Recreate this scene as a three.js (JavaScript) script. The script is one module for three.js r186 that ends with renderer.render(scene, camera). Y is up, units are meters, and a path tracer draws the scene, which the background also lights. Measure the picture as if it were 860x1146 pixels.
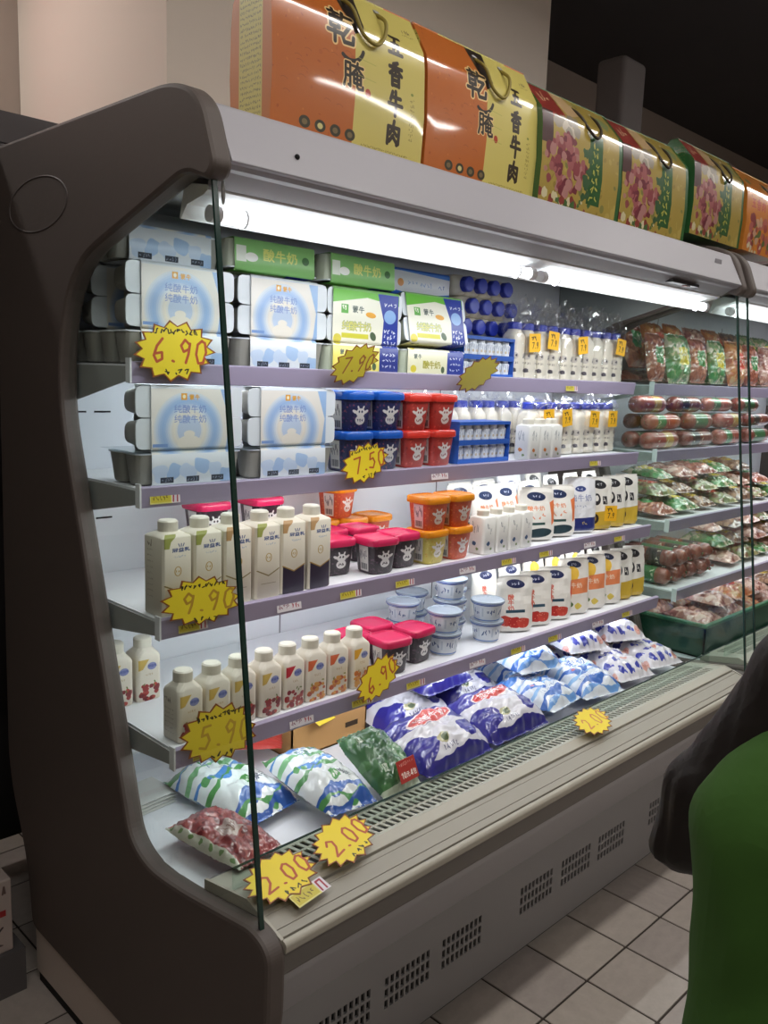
import * as THREE from 'three';
import { RoundedBoxGeometry } from 'three/addons/geometries/RoundedBoxGeometry.js';
import { mergeGeometries, mergeVertices, toCreasedNormals } from 'three/addons/utils/BufferGeometryUtils.js';
import { RectAreaLightUniformsLib } from 'three/addons/lights/RectAreaLightUniformsLib.js';
import { MarchingCubes } from 'three/addons/objects/MarchingCubes.js';
import { ImprovedNoise } from 'three/addons/math/ImprovedNoise.js';

// ---------------------------------------------------------------- camera, lights, exposure
const scene = new THREE.Scene();
scene.background = new THREE.Color(0, 0, 0);
const rad = (d) => d * Math.PI / 180;
const camera = new THREE.PerspectiveCamera(2 * Math.atan(573 / 956) * 180 / Math.PI, 860 / 1146, 0.05, 40);
{
  const yaw = rad(44.8), pitch = rad(-8.9), roll = rad(2.03);
  const F = new THREE.Vector3(Math.cos(yaw) * Math.cos(pitch), Math.sin(pitch), -Math.sin(yaw) * Math.cos(pitch));
  const R = new THREE.Vector3().crossVectors(F, new THREE.Vector3(0, 1, 0)).normalize();
  const U = new THREE.Vector3().crossVectors(R, F);
  camera.position.set(0, 1.54, 0);
  camera.up.copy(U.multiplyScalar(Math.cos(roll)).addScaledVector(R, -Math.sin(roll)));
  camera.lookAt(F.add(camera.position));
}
const renderer = new THREE.WebGLRenderer({ antialias: true });
renderer.toneMapping = THREE.LinearToneMapping;
renderer.toneMappingExposure = 1.0;
renderer.shadowMap.enabled = true;
RectAreaLightUniformsLib.init();
const TUBE = { light: 39, shelf: 31, glow: 3.2, color: new THREE.Color(0.93, 0.98, 1.0) };          // tubes inside the cases
const CEIL = { light: 23, glow: 9, color: new THREE.Color(1.0, 0.965, 0.925) };            // battens above the aisle

// ---------------------------------------------------------------- helpers
let seed = 20240611;
const rnd = () => { seed = (seed + 0x6D2B79F5) | 0; let t = Math.imul(seed ^ (seed >>> 15), 1 | seed); t = (t + Math.imul(t ^ (t >>> 7), 61 | t)) ^ t; return ((t ^ (t >>> 14)) >>> 0) / 4294967296; };
const rr = (a, b) => a + (b - a) * rnd();
const perlin = new ImprovedNoise();
const noise = (x, y = 0, z = 0) => perlin.noise(x, y, z);
const taken = new Map();
const numbered = (n) => { const k = taken.get(n) || 0; taken.set(n, k + 1); return k ? `${n}_${String(k).padStart(3, '0')}` : n; };
const ORD = ['first', 'second', 'third', 'fourth', 'fifth', 'sixth', 'seventh', 'eighth', 'ninth', 'tenth', 'eleventh', 'twelfth', 'thirteenth', 'fourteenth', 'fifteenth', 'sixteenth'];

function mesh(name, geo, mat, parent) {
  const m = new THREE.Mesh(geo, mat);
  m.name = name; m.castShadow = true; m.receiveShadow = true;
  if (parent) parent.add(m);
  return m;
}
function tag(o, label, category, group) {
  o.userData.label = label; o.userData.category = category;
  if (group) o.userData.group = group;
  return o;
}
function thing(name, label, category, [x, y, z] = [0, 0, 0], turn = 0, group) {
  const o = new THREE.Group(); o.name = numbered(name); o.position.set(x, y, z); o.rotation.y = turn;
  scene.add(o); return tag(o, label, category, group);
}
function single(name, geo, mat, label, category, [x, y, z] = [0, 0, 0], turn = 0, group) {
  const o = mesh(numbered(name), geo, mat, scene); o.position.set(x, y, z); o.rotation.y = turn;
  return tag(o, label, category, group);
}
function copyOf(src, label, [x, y, z], turn = 0, group) {
  const o = src.clone(); o.name = numbered(src.name.replace(/_\d{3}$/, '')); o.userData = { ...src.userData, label };
  if (group) o.userData.group = group;
  o.rotation.set(0, turn, 0); o.position.set(x, y, z); scene.add(o); return o;
}
function structure(name, geo, mat, parent = scene) {
  const m = mesh(name, geo, mat, parent); if (parent === scene) m.userData.kind = 'structure'; return m;
}
const box = (w, h, d, x = 0, y = 0, z = 0) => new THREE.BoxGeometry(w, h, d).translate(x, y, z);
const rbox = (w, h, d, r, x = 0, y = 0, z = 0, s = 2) => new RoundedBoxGeometry(w, h, d, s, r).translate(x, y, z);
const span = (x0, x1, y0, y1, z0, z1) => box(x1 - x0, y1 - y0, z1 - z0, (x0 + x1) / 2, (y0 + y1) / 2, (z0 + z1) / 2);
function bar(a, b, w, h) {                                            // a rectangular bar between two points
  const A = new THREE.Vector3(...a), B = new THREE.Vector3(...b), g = new THREE.BoxGeometry(w, h, A.distanceTo(B));
  const m = new THREE.Matrix4().lookAt(B, A, new THREE.Vector3(0, 1, 0)); g.applyMatrix4(m);
  return g.translate((A.x + B.x) / 2, (A.y + B.y) / 2, (A.z + B.z) / 2);
}
const tube = (pts, r, n = 24, s = 8) => new THREE.TubeGeometry(new THREE.CatmullRomCurve3(pts.map((p) => new THREE.Vector3(...p))), n, r, s);
function merge(list) { return mergeGeometries(list.map((g) => { const q = g.index ? g.toNonIndexed() : g; for (const k of Object.keys(q.attributes)) if (!['position', 'normal', 'uv'].includes(k)) q.deleteAttribute(k); return q; })); }
// polygon with rounded corners: [x, y, radius]
function roundedShape(pts) {
  const s = new THREE.Shape(), n = pts.length;
  for (let i = 0; i < n; i++) {
    const p = pts[i], a = pts[(i + n - 1) % n], b = pts[(i + 1) % n], r = p[2] || 0;
    const la = Math.hypot(a[0] - p[0], a[1] - p[1]), lb = Math.hypot(b[0] - p[0], b[1] - p[1]), q = Math.min(r, la / 2, lb / 2);
    const s0 = [p[0] + (a[0] - p[0]) / la * q, p[1] + (a[1] - p[1]) / la * q], s1 = [p[0] + (b[0] - p[0]) / lb * q, p[1] + (b[1] - p[1]) / lb * q];
    if (i === 0) s.moveTo(...s0); else s.lineTo(...s0);
    if (q > 0) s.quadraticCurveTo(p[0], p[1], s1[0], s1[1]);
  }
  s.closePath(); return s;
}
// a profile given in (depth, height), depth = -z, swept along x from x0 to x1
function sweep(pts, x0, x1, bevel = 0) {
  const g = new THREE.ExtrudeGeometry(roundedShape(pts), { depth: x1 - x0 - 2 * bevel, bevelEnabled: bevel > 0, bevelSize: bevel, bevelThickness: bevel, bevelOffset: -bevel, bevelSegments: 2, curveSegments: 8 });
  return g.rotateY(Math.PI / 2).translate(x0 + bevel, 0, 0);
}
// rings of superellipses: [y, rx, rz, p, ox, oz]; u runs back > left > front > right, v upwards
function loft(rings, n = 28, crease = 38, capBottom = true, capTop = true) {
  const pos = [], uv = [], idx = [], y0 = rings[0][0], y1 = rings[rings.length - 1][0], H = (y1 - y0) || 1;
  for (const [y, rx, rz, p = 2, ox = 0, oz = 0] of rings) {
    const pts = [];
    for (let k = 0; k <= n; k++) {
      const t = k / n * Math.PI * 2 + Math.PI / n * (p > 3 ? 0 : 0), s = -Math.sin(t), c = -Math.cos(t), e = 2 / p;
      pts.push([Math.sign(s) * Math.abs(s) ** e * rx, Math.sign(c) * Math.abs(c) ** e * rz]);
    }
    let L = [0]; for (let k = 1; k <= n; k++) L.push(L[k - 1] + Math.hypot(pts[k][0] - pts[k - 1][0], pts[k][1] - pts[k - 1][1]));
    for (let k = 0; k <= n; k++) { pos.push(pts[k][0] + ox, y, pts[k][1] + oz); uv.push(L[n] > 1e-6 ? L[k] / L[n] : k / n, (y - y0) / H); }
  }
  const w = n + 1;
  for (let j = 0; j < rings.length - 1; j++) for (let k = 0; k < n; k++) { const a = j * w + k; idx.push(a, a + 1, a + w + 1, a, a + w + 1, a + w); }
  const cap = (j, up) => { const r = rings[j], c = pos.length / 3; pos.push(r[4] || 0, r[0], r[5] || 0); uv.push(0.5, up ? 0.999 : 0.001); for (let k = 0; k < n; k++) { const a = j * w + k; if (up) idx.push(c, a, a + 1); else idx.push(c, a + 1, a); } };
  if (capBottom) cap(0, false); if (capTop) cap(rings.length - 1, true);
  const g = new THREE.BufferGeometry();
  g.setAttribute('position', new THREE.Float32BufferAttribute(pos, 3)); g.setAttribute('uv', new THREE.Float32BufferAttribute(uv, 2)); g.setIndex(idx);
  return toCreasedNormals(g, rad(crease));
}
const turnX = (g, a) => g.clone().rotateX(a);

// ---------------------------------------------------------------- materials and canvases
const mats = new Map();
function mat(color, roughness = 0.6, extra = {}) {
  const k = color + '|' + roughness + '|' + JSON.stringify(extra);
  if (!mats.has(k)) {
    const phys = ['clearcoat', 'transmission', 'sheen', 'thickness', 'specularIntensity'].some((q) => q in extra);
    mats.set(k, new THREE[phys ? 'MeshPhysicalMaterial' : 'MeshStandardMaterial']({ color, roughness, side: THREE.DoubleSide, ...extra }));
  }
  return mats.get(k);
}
function canvas(w, h, draw) {
  const c = document.createElement('canvas'); c.width = w; c.height = h;
  const g = c.getContext('2d'); g.lineCap = 'round'; g.lineJoin = 'round'; draw(g, w, h);
  const t = new THREE.CanvasTexture(c); t.colorSpace = THREE.SRGBColorSpace; t.anisotropy = 4; return t;
}
function printed(map, roughness = 0.45, extra = {}) { const phys = 'clearcoat' in extra || 'transmission' in extra; return new THREE[phys ? 'MeshPhysicalMaterial' : 'MeshStandardMaterial']({ map, roughness, side: THREE.DoubleSide, ...extra }); }
// brush-drawn characters, strokes in a 100 x 100 cell
const GLYPH = {
  五: '20,18 82,18|50,18 36,82|26,48 70,48 66,82|8,84 94,84', 香: '62,6 34,14|10,26 90,26|50,12 50,50|48,28 12,52|52,28 90,52|28,56 28,96|28,56 72,56 72,96|28,75 72,75|28,94 72,94',
  牛: '32,8 18,40|26,28 84,28|6,56 94,56|52,4 52,98', 肉: '14,30 14,96|14,30 86,30 86,88 76,94|50,6 46,32 26,58|46,40 72,58|48,62 26,86|48,66 74,86',
  乾: '10,16 46,16|28,4 28,30|14,30 14,58|14,30 44,30 44,58|14,44 44,44|14,58 44,58|4,72 54,72|28,58 28,98|64,6 52,34|60,20 92,20|58,42 86,42 56,78 62,92 94,90 96,72',
  腌: '12,12 12,70 4,96|12,12 34,12 34,94 26,90|12,36 34,36|12,58 34,58|44,18 96,18|70,4 66,24 42,50|68,22 98,46|52,46 52,78|52,46 86,46 86,78|52,62 86,62|52,78 86,78|68,38 68,90 74,96 96,94 96,84',
  蒙: '8,14 92,14|34,4 34,24|66,4 66,24|10,42 10,32 90,32 86,42|28,44 72,44|14,56 88,56|48,56 20,74|44,64 54,84 48,98 38,94|46,76 14,92|80,62 56,76|56,74 92,96',
  元: '24,18 78,18|8,42 92,42|38,42 32,76 8,94|62,42 62,90 94,90 94,76', 包: '30,4 10,38|26,20 86,20 84,60 72,66|28,40 62,40 62,62 28,62|28,40 28,90 90,92 92,78',
  奶: '24,4 12,52 40,92|36,30 26,70 6,94|4,34 44,34|48,16 84,16 78,46 94,48 90,86 78,90|60,16 58,60 44,94', 酸: '6,10 48,10|8,26 8,94|8,26 46,26 46,94|20,10 20,44|34,10 34,44|8,60 46,60|8,78 46,78|8,94 46,94|72,4 58,30 92,26|82,14 96,34|62,36 56,48|80,36 94,48|70,44 54,66|66,54 92,54 56,98|62,66 96,98',
  纯: '28,6 10,32 30,34 10,62 38,56|8,88 38,78|46,24 94,20|50,36 50,62 92,62|92,36 92,66|70,6 70,90 96,92 96,80', 鲜: '22,4 8,26|20,14 40,14 32,28|10,30 10,66 44,66 44,30 10,30|27,30 27,66|10,48 44,48|6,86 46,80|58,8 66,20|90,6 80,20|54,26 96,26|56,48 94,48|52,70 98,70|74,26 74,98',
  冠: '10,24 10,10 90,10 88,24|14,36 46,36|8,56 50,56|24,56 8,90|38,56 38,88 54,88|54,40 96,40|82,24 82,84 72,90|62,56 68,70', 益: '30,4 40,18|70,4 60,18|8,24 92,24|36,32 12,54|62,32 88,54|20,62 20,92|20,62 80,62 80,92|40,62 40,92|60,62 60,92|4,94 96,94',
  乳: '40,4 8,14|12,22 18,34|28,20 30,32|46,18 38,32|10,42 44,42 28,56|28,56 28,88 18,84|4,66 52,60|66,6 66,86 94,88 94,72',
};
function glyph(g, ch, x, y, s, color, lw = 0.11, sx = 1) {
  g.strokeStyle = color; g.lineWidth = s * lw; g.beginPath();
  for (const st of GLYPH[ch].split('|')) st.split(' ').forEach((p, i) => { const [a, b] = p.split(',').map(Number); g[i ? 'lineTo' : 'moveTo'](x + a / 100 * s * sx, y + b / 100 * s); });
  g.stroke();
}
const word = (g, text, x, y, s, color, lw, vertical = false, gap = 1.08, sx = 1) => [...text].forEach((c, i) => glyph(g, c, x + (vertical ? 0 : i * s * gap * sx), y + (vertical ? i * s * gap : 0), s, color, lw, sx));
// handwritten figures
const DIGIT = { 0: '50,4 22,20 16,60 34,96 66,92 82,50 70,12 48,6', 2: '18,24 44,4 76,20 66,52 14,92 88,88', 5: '78,6 34,8 26,42 62,38 80,64 58,94 18,86', 6: '66,4 34,34 18,72 40,96 72,84 68,58 26,64', 7: '14,10 84,8 44,96', 9: '78,22 46,4 22,28 42,52 76,40 80,18 74,60 60,96', '.': '46,90 54,92', '/': '84,6 20,96' };
function hand(g, text, x, y, s, color, lw = 0.1, slant = -0.08) {
  g.strokeStyle = color; g.lineWidth = s * lw; let cx = x;
  for (const ch of text) {
    const w = ch === '.' ? 0.34 : 0.66; g.beginPath();
    DIGIT[ch].split(' ').forEach((p, i) => { const [a, b] = p.split(',').map(Number); g[i ? 'lineTo' : 'moveTo'](cx + a / 100 * s * 0.6 + slant * (b - 50) / 100 * s - (ch === '.' ? 0.1 * s : 0), y + b / 100 * s); });
    g.stroke(); cx += w * s;
  }
}
function scribble(g, x, y, w, h, n, color, lw) {                      // print or handwriting too small to read in the photograph
  g.strokeStyle = color; g.lineWidth = lw; const step = w / n;
  for (let i = 0; i < n; i++) { g.beginPath(); for (let k = 0; k < 4; k++) g[k ? 'lineTo' : 'moveTo'](x + i * step + rr(0.05, 0.85) * step, y + rr(0, 1) * h); g.stroke(); }
}
function blob(g, x, y, r, color, wob = 0.25, n = 11, sx = 1) {
  g.fillStyle = color; g.beginPath();
  const P = []; for (let i = 0; i < n; i++) { const a = i / n * 6.2832, q = r * (1 + rr(-wob, wob)); P.push([x + Math.cos(a) * q * sx, y + Math.sin(a) * q]); }
  for (let i = 0; i <= n; i++) { const a = P[i % n], b = P[(i + 1) % n], m = [(a[0] + b[0]) / 2, (a[1] + b[1]) / 2]; if (!i) g.moveTo(...m); else g.quadraticCurveTo(a[0], a[1], m[0], m[1]); }
  g.fill();
}
function oval(g, x, y, rx, ry, color, turn = 0) { g.fillStyle = color; g.beginPath(); g.ellipse(x, y, rx, ry, turn, 0, 6.2832); g.fill(); }
function fill(g, color, x, y, w, h) { g.fillStyle = color; g.fillRect(x, y, w, h); }
function poly(g, color, pts) { g.fillStyle = color; g.beginPath(); pts.forEach((p, i) => g[i ? 'lineTo' : 'moveTo'](p[0], p[1])); g.closePath(); g.fill(); }
function speckle(g, w, h, n, colors, r0, r1) { for (let i = 0; i < n; i++) oval(g, rnd() * w, rnd() * h, rr(r0, r1), rr(r0, r1) * rr(0.5, 1), colors[Math.floor(rnd() * colors.length)], rnd() * 3); }
function cow(g, x, y, s, face = '#e9e6e4', dark = '#43404a') {       // the cow-head print on the yogurt tubs
  for (const k of [-1, 1]) { oval(g, x + k * s * 0.62, y - s * 0.42, s * 0.3, s * 0.15, face, -k * 0.5); oval(g, x + k * s * 0.28, y - s * 0.8, s * 0.09, s * 0.2, face, k * 0.35); }
  oval(g, x, y - s * 0.32, s * 0.5, s * 0.42, face); oval(g, x, y + s * 0.36, s * 0.56, s * 0.46, face);
  oval(g, x - s * 0.16, y - s * 0.42, s * 0.09, s * 0.12, dark); oval(g, x + s * 0.16, y - s * 0.42, s * 0.09, s * 0.12, dark);
  scribble(g, x - s * 0.36, y + s * 0.22, s * 0.72, s * 0.3, 3, dark, s * 0.07);
}
const grain = (() => {                                               // fine relief for moulded plastic and painted metal
  const n = 256, d = new Uint8Array(n * n * 4);
  for (let i = 0; i < n * n; i++) { const v = 128 + 60 * noise((i % n) / 9, Math.floor(i / n) / 9, 3) + rr(-40, 40); d.set([v, v, v, 255], i * 4); }
  const t = new THREE.DataTexture(d, n, n); t.wrapS = t.wrapT = THREE.RepeatWrapping; t.magFilter = THREE.LinearFilter; t.needsUpdate = true; return t;
})();
const mottled = (r, g2, b, amp, scale, s0 = 1) => {                  // worn, uneven paint or tile colour
  const n = 256, d = new Uint8Array(n * n * 4);
  for (let i = 0; i < n * n; i++) { const x = (i % n) / n * 6.2832, y = Math.floor(i / n) / n * scale; const v = amp * (noise(Math.cos(x) * scale / 3, Math.sin(x) * scale / 3 + s0, y) + 0.5 * noise((i % n) / 11, Math.floor(i / n) / 11, s0)); d.set([r + v, g2 + v, b + v, 255], i * 4); }
  const t = new THREE.DataTexture(d, n, n); t.wrapS = t.wrapT = THREE.RepeatWrapping; t.magFilter = THREE.LinearFilter; t.colorSpace = THREE.SRGBColorSpace; t.needsUpdate = true; return t;
};
const M = {
  shell: mat('#5a504b', 0.62, { bumpMap: grain, bumpScale: 0.0004 }), trim: mat('#3a3635', 0.5), white: mat('#e9eaee', 0.5), liner: mat('#e4e6ec', 0.42), grey: mat('#a3a0a6', 0.48), greyDark: mat('#77747a', 0.5),
  steel: mat('#a9a8a6', 0.38, { metalness: 0.35 }), rail: mat('#b0aa9c', 0.42), railLine: mat('#9f998d', 0.5), black: mat('#0d0c0d', 0.8), strip: mat('#a398b2', 0.3), bracket: mat('#a7a8a6', 0.45),
  glass: mat('#f4fbf8', 0.02, { transmission: 1, thickness: 0, ior: 1.45 }), edge: mat('#1f3a33', 0.15), film: mat('#ffffff', 0.1, { transmission: 1, thickness: 0, ior: 1.9 }),
  cap: mat('#dcd6c8', 0.45), foil: mat('#dfe5ec', 0.28), cupw: mat('#97958f', 0.5), blueCap: mat('#2a3aa8', 0.35), milk: mat('#ece6d8', 0.35), yellow: mat('#f0b81e', 0.6), card: mat('#b88a54', 0.8), cardIn: mat('#96703f', 0.85),
  plaster: mat('#e6d8ca', 0.9), dark: mat('#2b2727', 0.8), base: mat('#77726d', 0.55), kick: mat('#918f8f', 0.55), basePale: mat('#b2b1b5', 0.5),
};

// ---------------------------------------------------------------- the room
const ROOM = { x0: -2.2, x1: 8.2, z0: -3.1, z1: 2.4, h: 3.38 };
const wallMat = mat('#a99b8d', 0.9), darkWall = mat('#aa9b90', 0.9), ceilMat = mat('#464344', 0.95);
{
  const { x0, x1, z0, z1, h } = ROOM, T = 0.15;
  structure('ceiling', span(x0 - T, x1 + T, h, h + T, z0 - T, z1 + T), ceilMat);
  structure('wall_back', span(x0 - T, x1 + T, 0, h, z0 - T, z0), darkWall);
  structure('wall_front', span(x0 - T, x1 + T, 0, h, z1, z1 + T), wallMat);
  structure('wall_left', span(x0 - T, x0, 0, h, z0, z1), wallMat);
  structure('wall_right', span(x1, x1 + T, 0, h, z0, z1), wallMat);
  const pillar = structure('wall_pillar', span(1.285, 3.0, 0, h, z0 + 0.002, -2.15), M.plaster);
  pillar.userData.kind = 'structure';
  // floor: dark grout bed with square tiles set into it
  const floor = new THREE.Group(); floor.name = 'floor'; floor.userData.kind = 'structure'; scene.add(floor);
  mesh('grout_bed', span(x0 - T, x1 + T, -0.12, -0.003, z0 - T, z1 + T), mat('#3b332d', 0.95), floor);
  const S = 0.1994, tileGeo = new RoundedBoxGeometry(S - 0.006, 0.012, S - 0.006, 1, 0.002);
  const tileMats = [0, 1, 2, 3].map((k) => new THREE.MeshStandardMaterial({ map: mottled(170 + 4 * k, 160 + 4 * k, 153 + 3 * k, 7, 5, k * 7.3), roughness: 0.36 }));
  const spots = [];
  for (let i = -19; i < 34; i++) for (let j = -17; j < 11; j++) {
    const x = 1.643 + (i + 0.5) * S, z = -1.019 + (j + 0.5) * S;
    if (x < x0 + 0.1 || x > x1 - 0.1 || z < z0 + 0.1 || z > z1 - 0.1) continue;
    const inView = (x > 0.6 && x < 4.6 && z > -1.35 && z < 0.3) || (x < 1 && z < -1.3);
    spots.push([x, z, inView ? Math.hypot(x - 1.6, z + 0.9) : 50 + Math.hypot(x, z)]);
  }
  spots.sort((a, b) => a[2] - b[2]);
  spots.slice(0, 290).forEach(([x, z], i) => { const t = mesh('tile', tileGeo, tileMats[(i * 7 + Math.floor(i / 3)) % 4], floor); t.position.set(x, -0.006, z); t.rotation.y = Math.floor(rnd() * 4) * Math.PI / 2; });
  const rest = mesh('tile_field', merge(spots.slice(290).map(([x, z]) => tileGeo.clone().translate(x, -0.006, z))), tileMats[1], floor); rest.userData.kind = 'stuff';
}
// fluorescent battens above the aisle
const battenMat = mat('#d8d6d2', 0.5), battenGlow = new THREE.MeshStandardMaterial({ color: '#ffffff', emissive: CEIL.color, emissiveIntensity: CEIL.glow });
[[0.3, -2.75], [0.1, -0.62], [1.9, -0.62], [3.7, -0.62], [5.5, -0.62], [0.1, 1.2], [1.9, 1.2], [3.7, 1.2]].forEach(([x, z], i) => {
  const o = thing('ceiling_batten_light', i ? `fluorescent batten outside the picture, ${ORD[(i - 1) % 4]} along the ${i < 5 ? 'fridge aisle' : 'aisle behind the camera'}` : 'fluorescent batten outside the picture, above the dark shelving unit', 'ceiling light', [x, 3.0, z], 0, 'ceiling battens above the aisle');
  mesh('housing', rbox(1.3, 0.05, 0.12, 0.01, 0, 0.025, 0), battenMat, o);
  for (const s of [-0.5, 0.5]) mesh('suspension_rod', new THREE.CylinderGeometry(0.006, 0.006, 0.33, 8).translate(s, 0.215, 0), M.greyDark, o);
  for (const s of [-0.03, 0.03]) mesh('light_tube', new THREE.CylinderGeometry(0.013, 0.013, 1.2, 12).rotateZ(Math.PI / 2).translate(0, -0.016, s), battenGlow, o);
  const l = new THREE.RectAreaLight(CEIL.color, CEIL.light, 1.2, 0.1); l.position.set(x, 2.965, z); l.lookAt(x, 0, z); l.name = 'batten_light'; scene.add(l);
});
// dark shelving unit behind the left end of the cases
{
  const o = thing('gondola_shelf', 'dark gondola shelving unit partly hidden behind the black end panel', 'shelving', [0.4, 0, -2.12]);
  mesh('back_panel', span(-0.9, 0.84, 0.1, 2.06, -0.42, -0.4), M.dark, o);
  mesh('top_rail', merge([span(-0.9, 0.84, 2.05, 2.12, -0.42, 0), span(-0.9, 0.84, 2.02, 2.045, -0.03, 0.008)]), mat('#4c4545', 0.6), o);
  for (const x of [-0.88, 0.82]) mesh('upright', span(x - 0.02, x + 0.02, 0, 2.05, -0.4, -0.36), M.dark, o);
  for (const y of [0.62, 1.08, 1.55]) mesh('shelf_board', span(-0.88, 0.36, y, y + 0.025, -0.4, 0.05), mat('#3a3434', 0.7), o);
  mesh('plinth', span(-0.9, 0.365, 0.0, 0.115, -0.4, 0.16), mat('#5b5757', 0.6), o);
  const boxTex = canvas(256, 256, (g) => { fill(g, '#b9aaa2', 0, 0, 256, 256); scribble(g, 12, 20, 232, 34, 8, '#6b5650', 5); fill(g, '#a32b2b', 20, 104, 220, 22); scribble(g, 14, 150, 226, 40, 7, '#3f3434', 6); scribble(g, 14, 205, 226, 30, 9, '#5e4c4c', 4); });
  const bm = printed(boxTex, 0.7);
  for (let k = 0; k < 4; k++) single('snack_carton', rbox(0.24, 0.19, 0.3, 0.004, 0, 0.095, 0), bm, `red striped white carton on the dark shelving plinth, ${['nearest to the black end panel', 'second from the black end panel', 'third from the black end panel', 'farthest from the black end panel'][k]}`, 'carton', [0.62 - k * 0.26, 0.116, -2.12], 0, 'cartons on the shelving plinth');
  single('red_banner', rbox(0.62, 0.9, 0.02, 0.004, 0, 0.45, 0), mat('#c0332c', 0.6), 'red banner hanging on the wall at the far left edge', 'banner', [0.79, 2.1, -3.085]);
}

// ---------------------------------------------------------------- refrigerated cases
const CX0 = 0.79, CX1 = 2.79, KX0 = 2.87, KX1 = 4.87;                 // first and second case
const SHELF = [{ y: 1.55, z: -1.545 }, { y: 1.307, z: -1.512 }, { y: 1.056, z: -1.441 }, { y: 0.806, z: -1.39 }];
const DECK = 0.572;
const panelPts = [[2.06, 2.02, 0.02], [1.313, 2.01, 0.05], [1.229, 1.977, 0.05], [1.186, 1.862, 0.02], [1.206, 1.84, 0.015], [1.27, 1.862, 0.03], [1.70, 1.735, 0.13], [1.765, 1.5, 0.3], [1.478, 0.6, 0.05], [1.41, 0.57, 0.08], [1.30, 0.576, 0.06], [1.065, 0.613, 0.03], [1.018, 0.59, 0.03], [1.02, 0.42, 0.06], [1.2, 0.15, 0.04], [1.98, 0.15, 0.03], [2.0, 0.32, 0.1], [2.1, 0.52, 0.1]];
const glassPts = [[1.214, 1.848], [1.27, 1.868], [1.71, 1.74], [1.78, 1.5], [1.485, 0.595], [1.41, 0.545], [1.30, 0.548], [1.062, 0.604]];
const priceTex = canvas(256, 96, (g) => { fill(g, '#d8cf7c', 0, 0, 256, 96); fill(g, '#c9b83e', 8, 10, 168, 76); scribble(g, 20, 30, 140, 40, 5, '#6d5a22', 5); fill(g, '#dcd2d8', 184, 0, 72, 96); g.strokeStyle = '#a3283a'; g.lineWidth = 12; g.beginPath(); g.moveTo(196, 84); g.lineTo(202, 16); g.lineTo(236, 14); g.lineTo(232, 84); g.stroke(); });
const priceTex2 = canvas(256, 96, (g) => { fill(g, '#ddd6da', 0, 0, 256, 96); fill(g, '#c25a6a', 0, 0, 256, 18); scribble(g, 16, 34, 120, 40, 5, '#8a5468', 5); scribble(g, 150, 28, 90, 50, 3, '#a3283a', 7); });
const priceMat = printed(priceTex, 0.4), priceMat2 = printed(priceTex2, 0.4);
function slots(shape, x0, y0, w, h, cols, rows, gx, gy) {             // rows of slot holes cut through a sheet
  const cw = w / cols, rh = h / rows;
  for (let i = 0; i < cols; i++) for (let j = 0; j < rows; j++) {
    const a = x0 + i * cw + gx / 2, b = y0 + j * rh + gy / 2, p = new THREE.Path();
    p.moveTo(a, b); p.lineTo(a, b + rh - gy); p.lineTo(a + cw - gx, b + rh - gy); p.lineTo(a + cw - gx, b); p.closePath(); shape.holes.push(p);
  }
}
function rect(x0, y0, x1, y1) { const s = new THREE.Shape(); s.moveTo(x0, y0); s.lineTo(x1, y0); s.lineTo(x1, y1); s.lineTo(x0, y1); s.closePath(); return s; }
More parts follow.
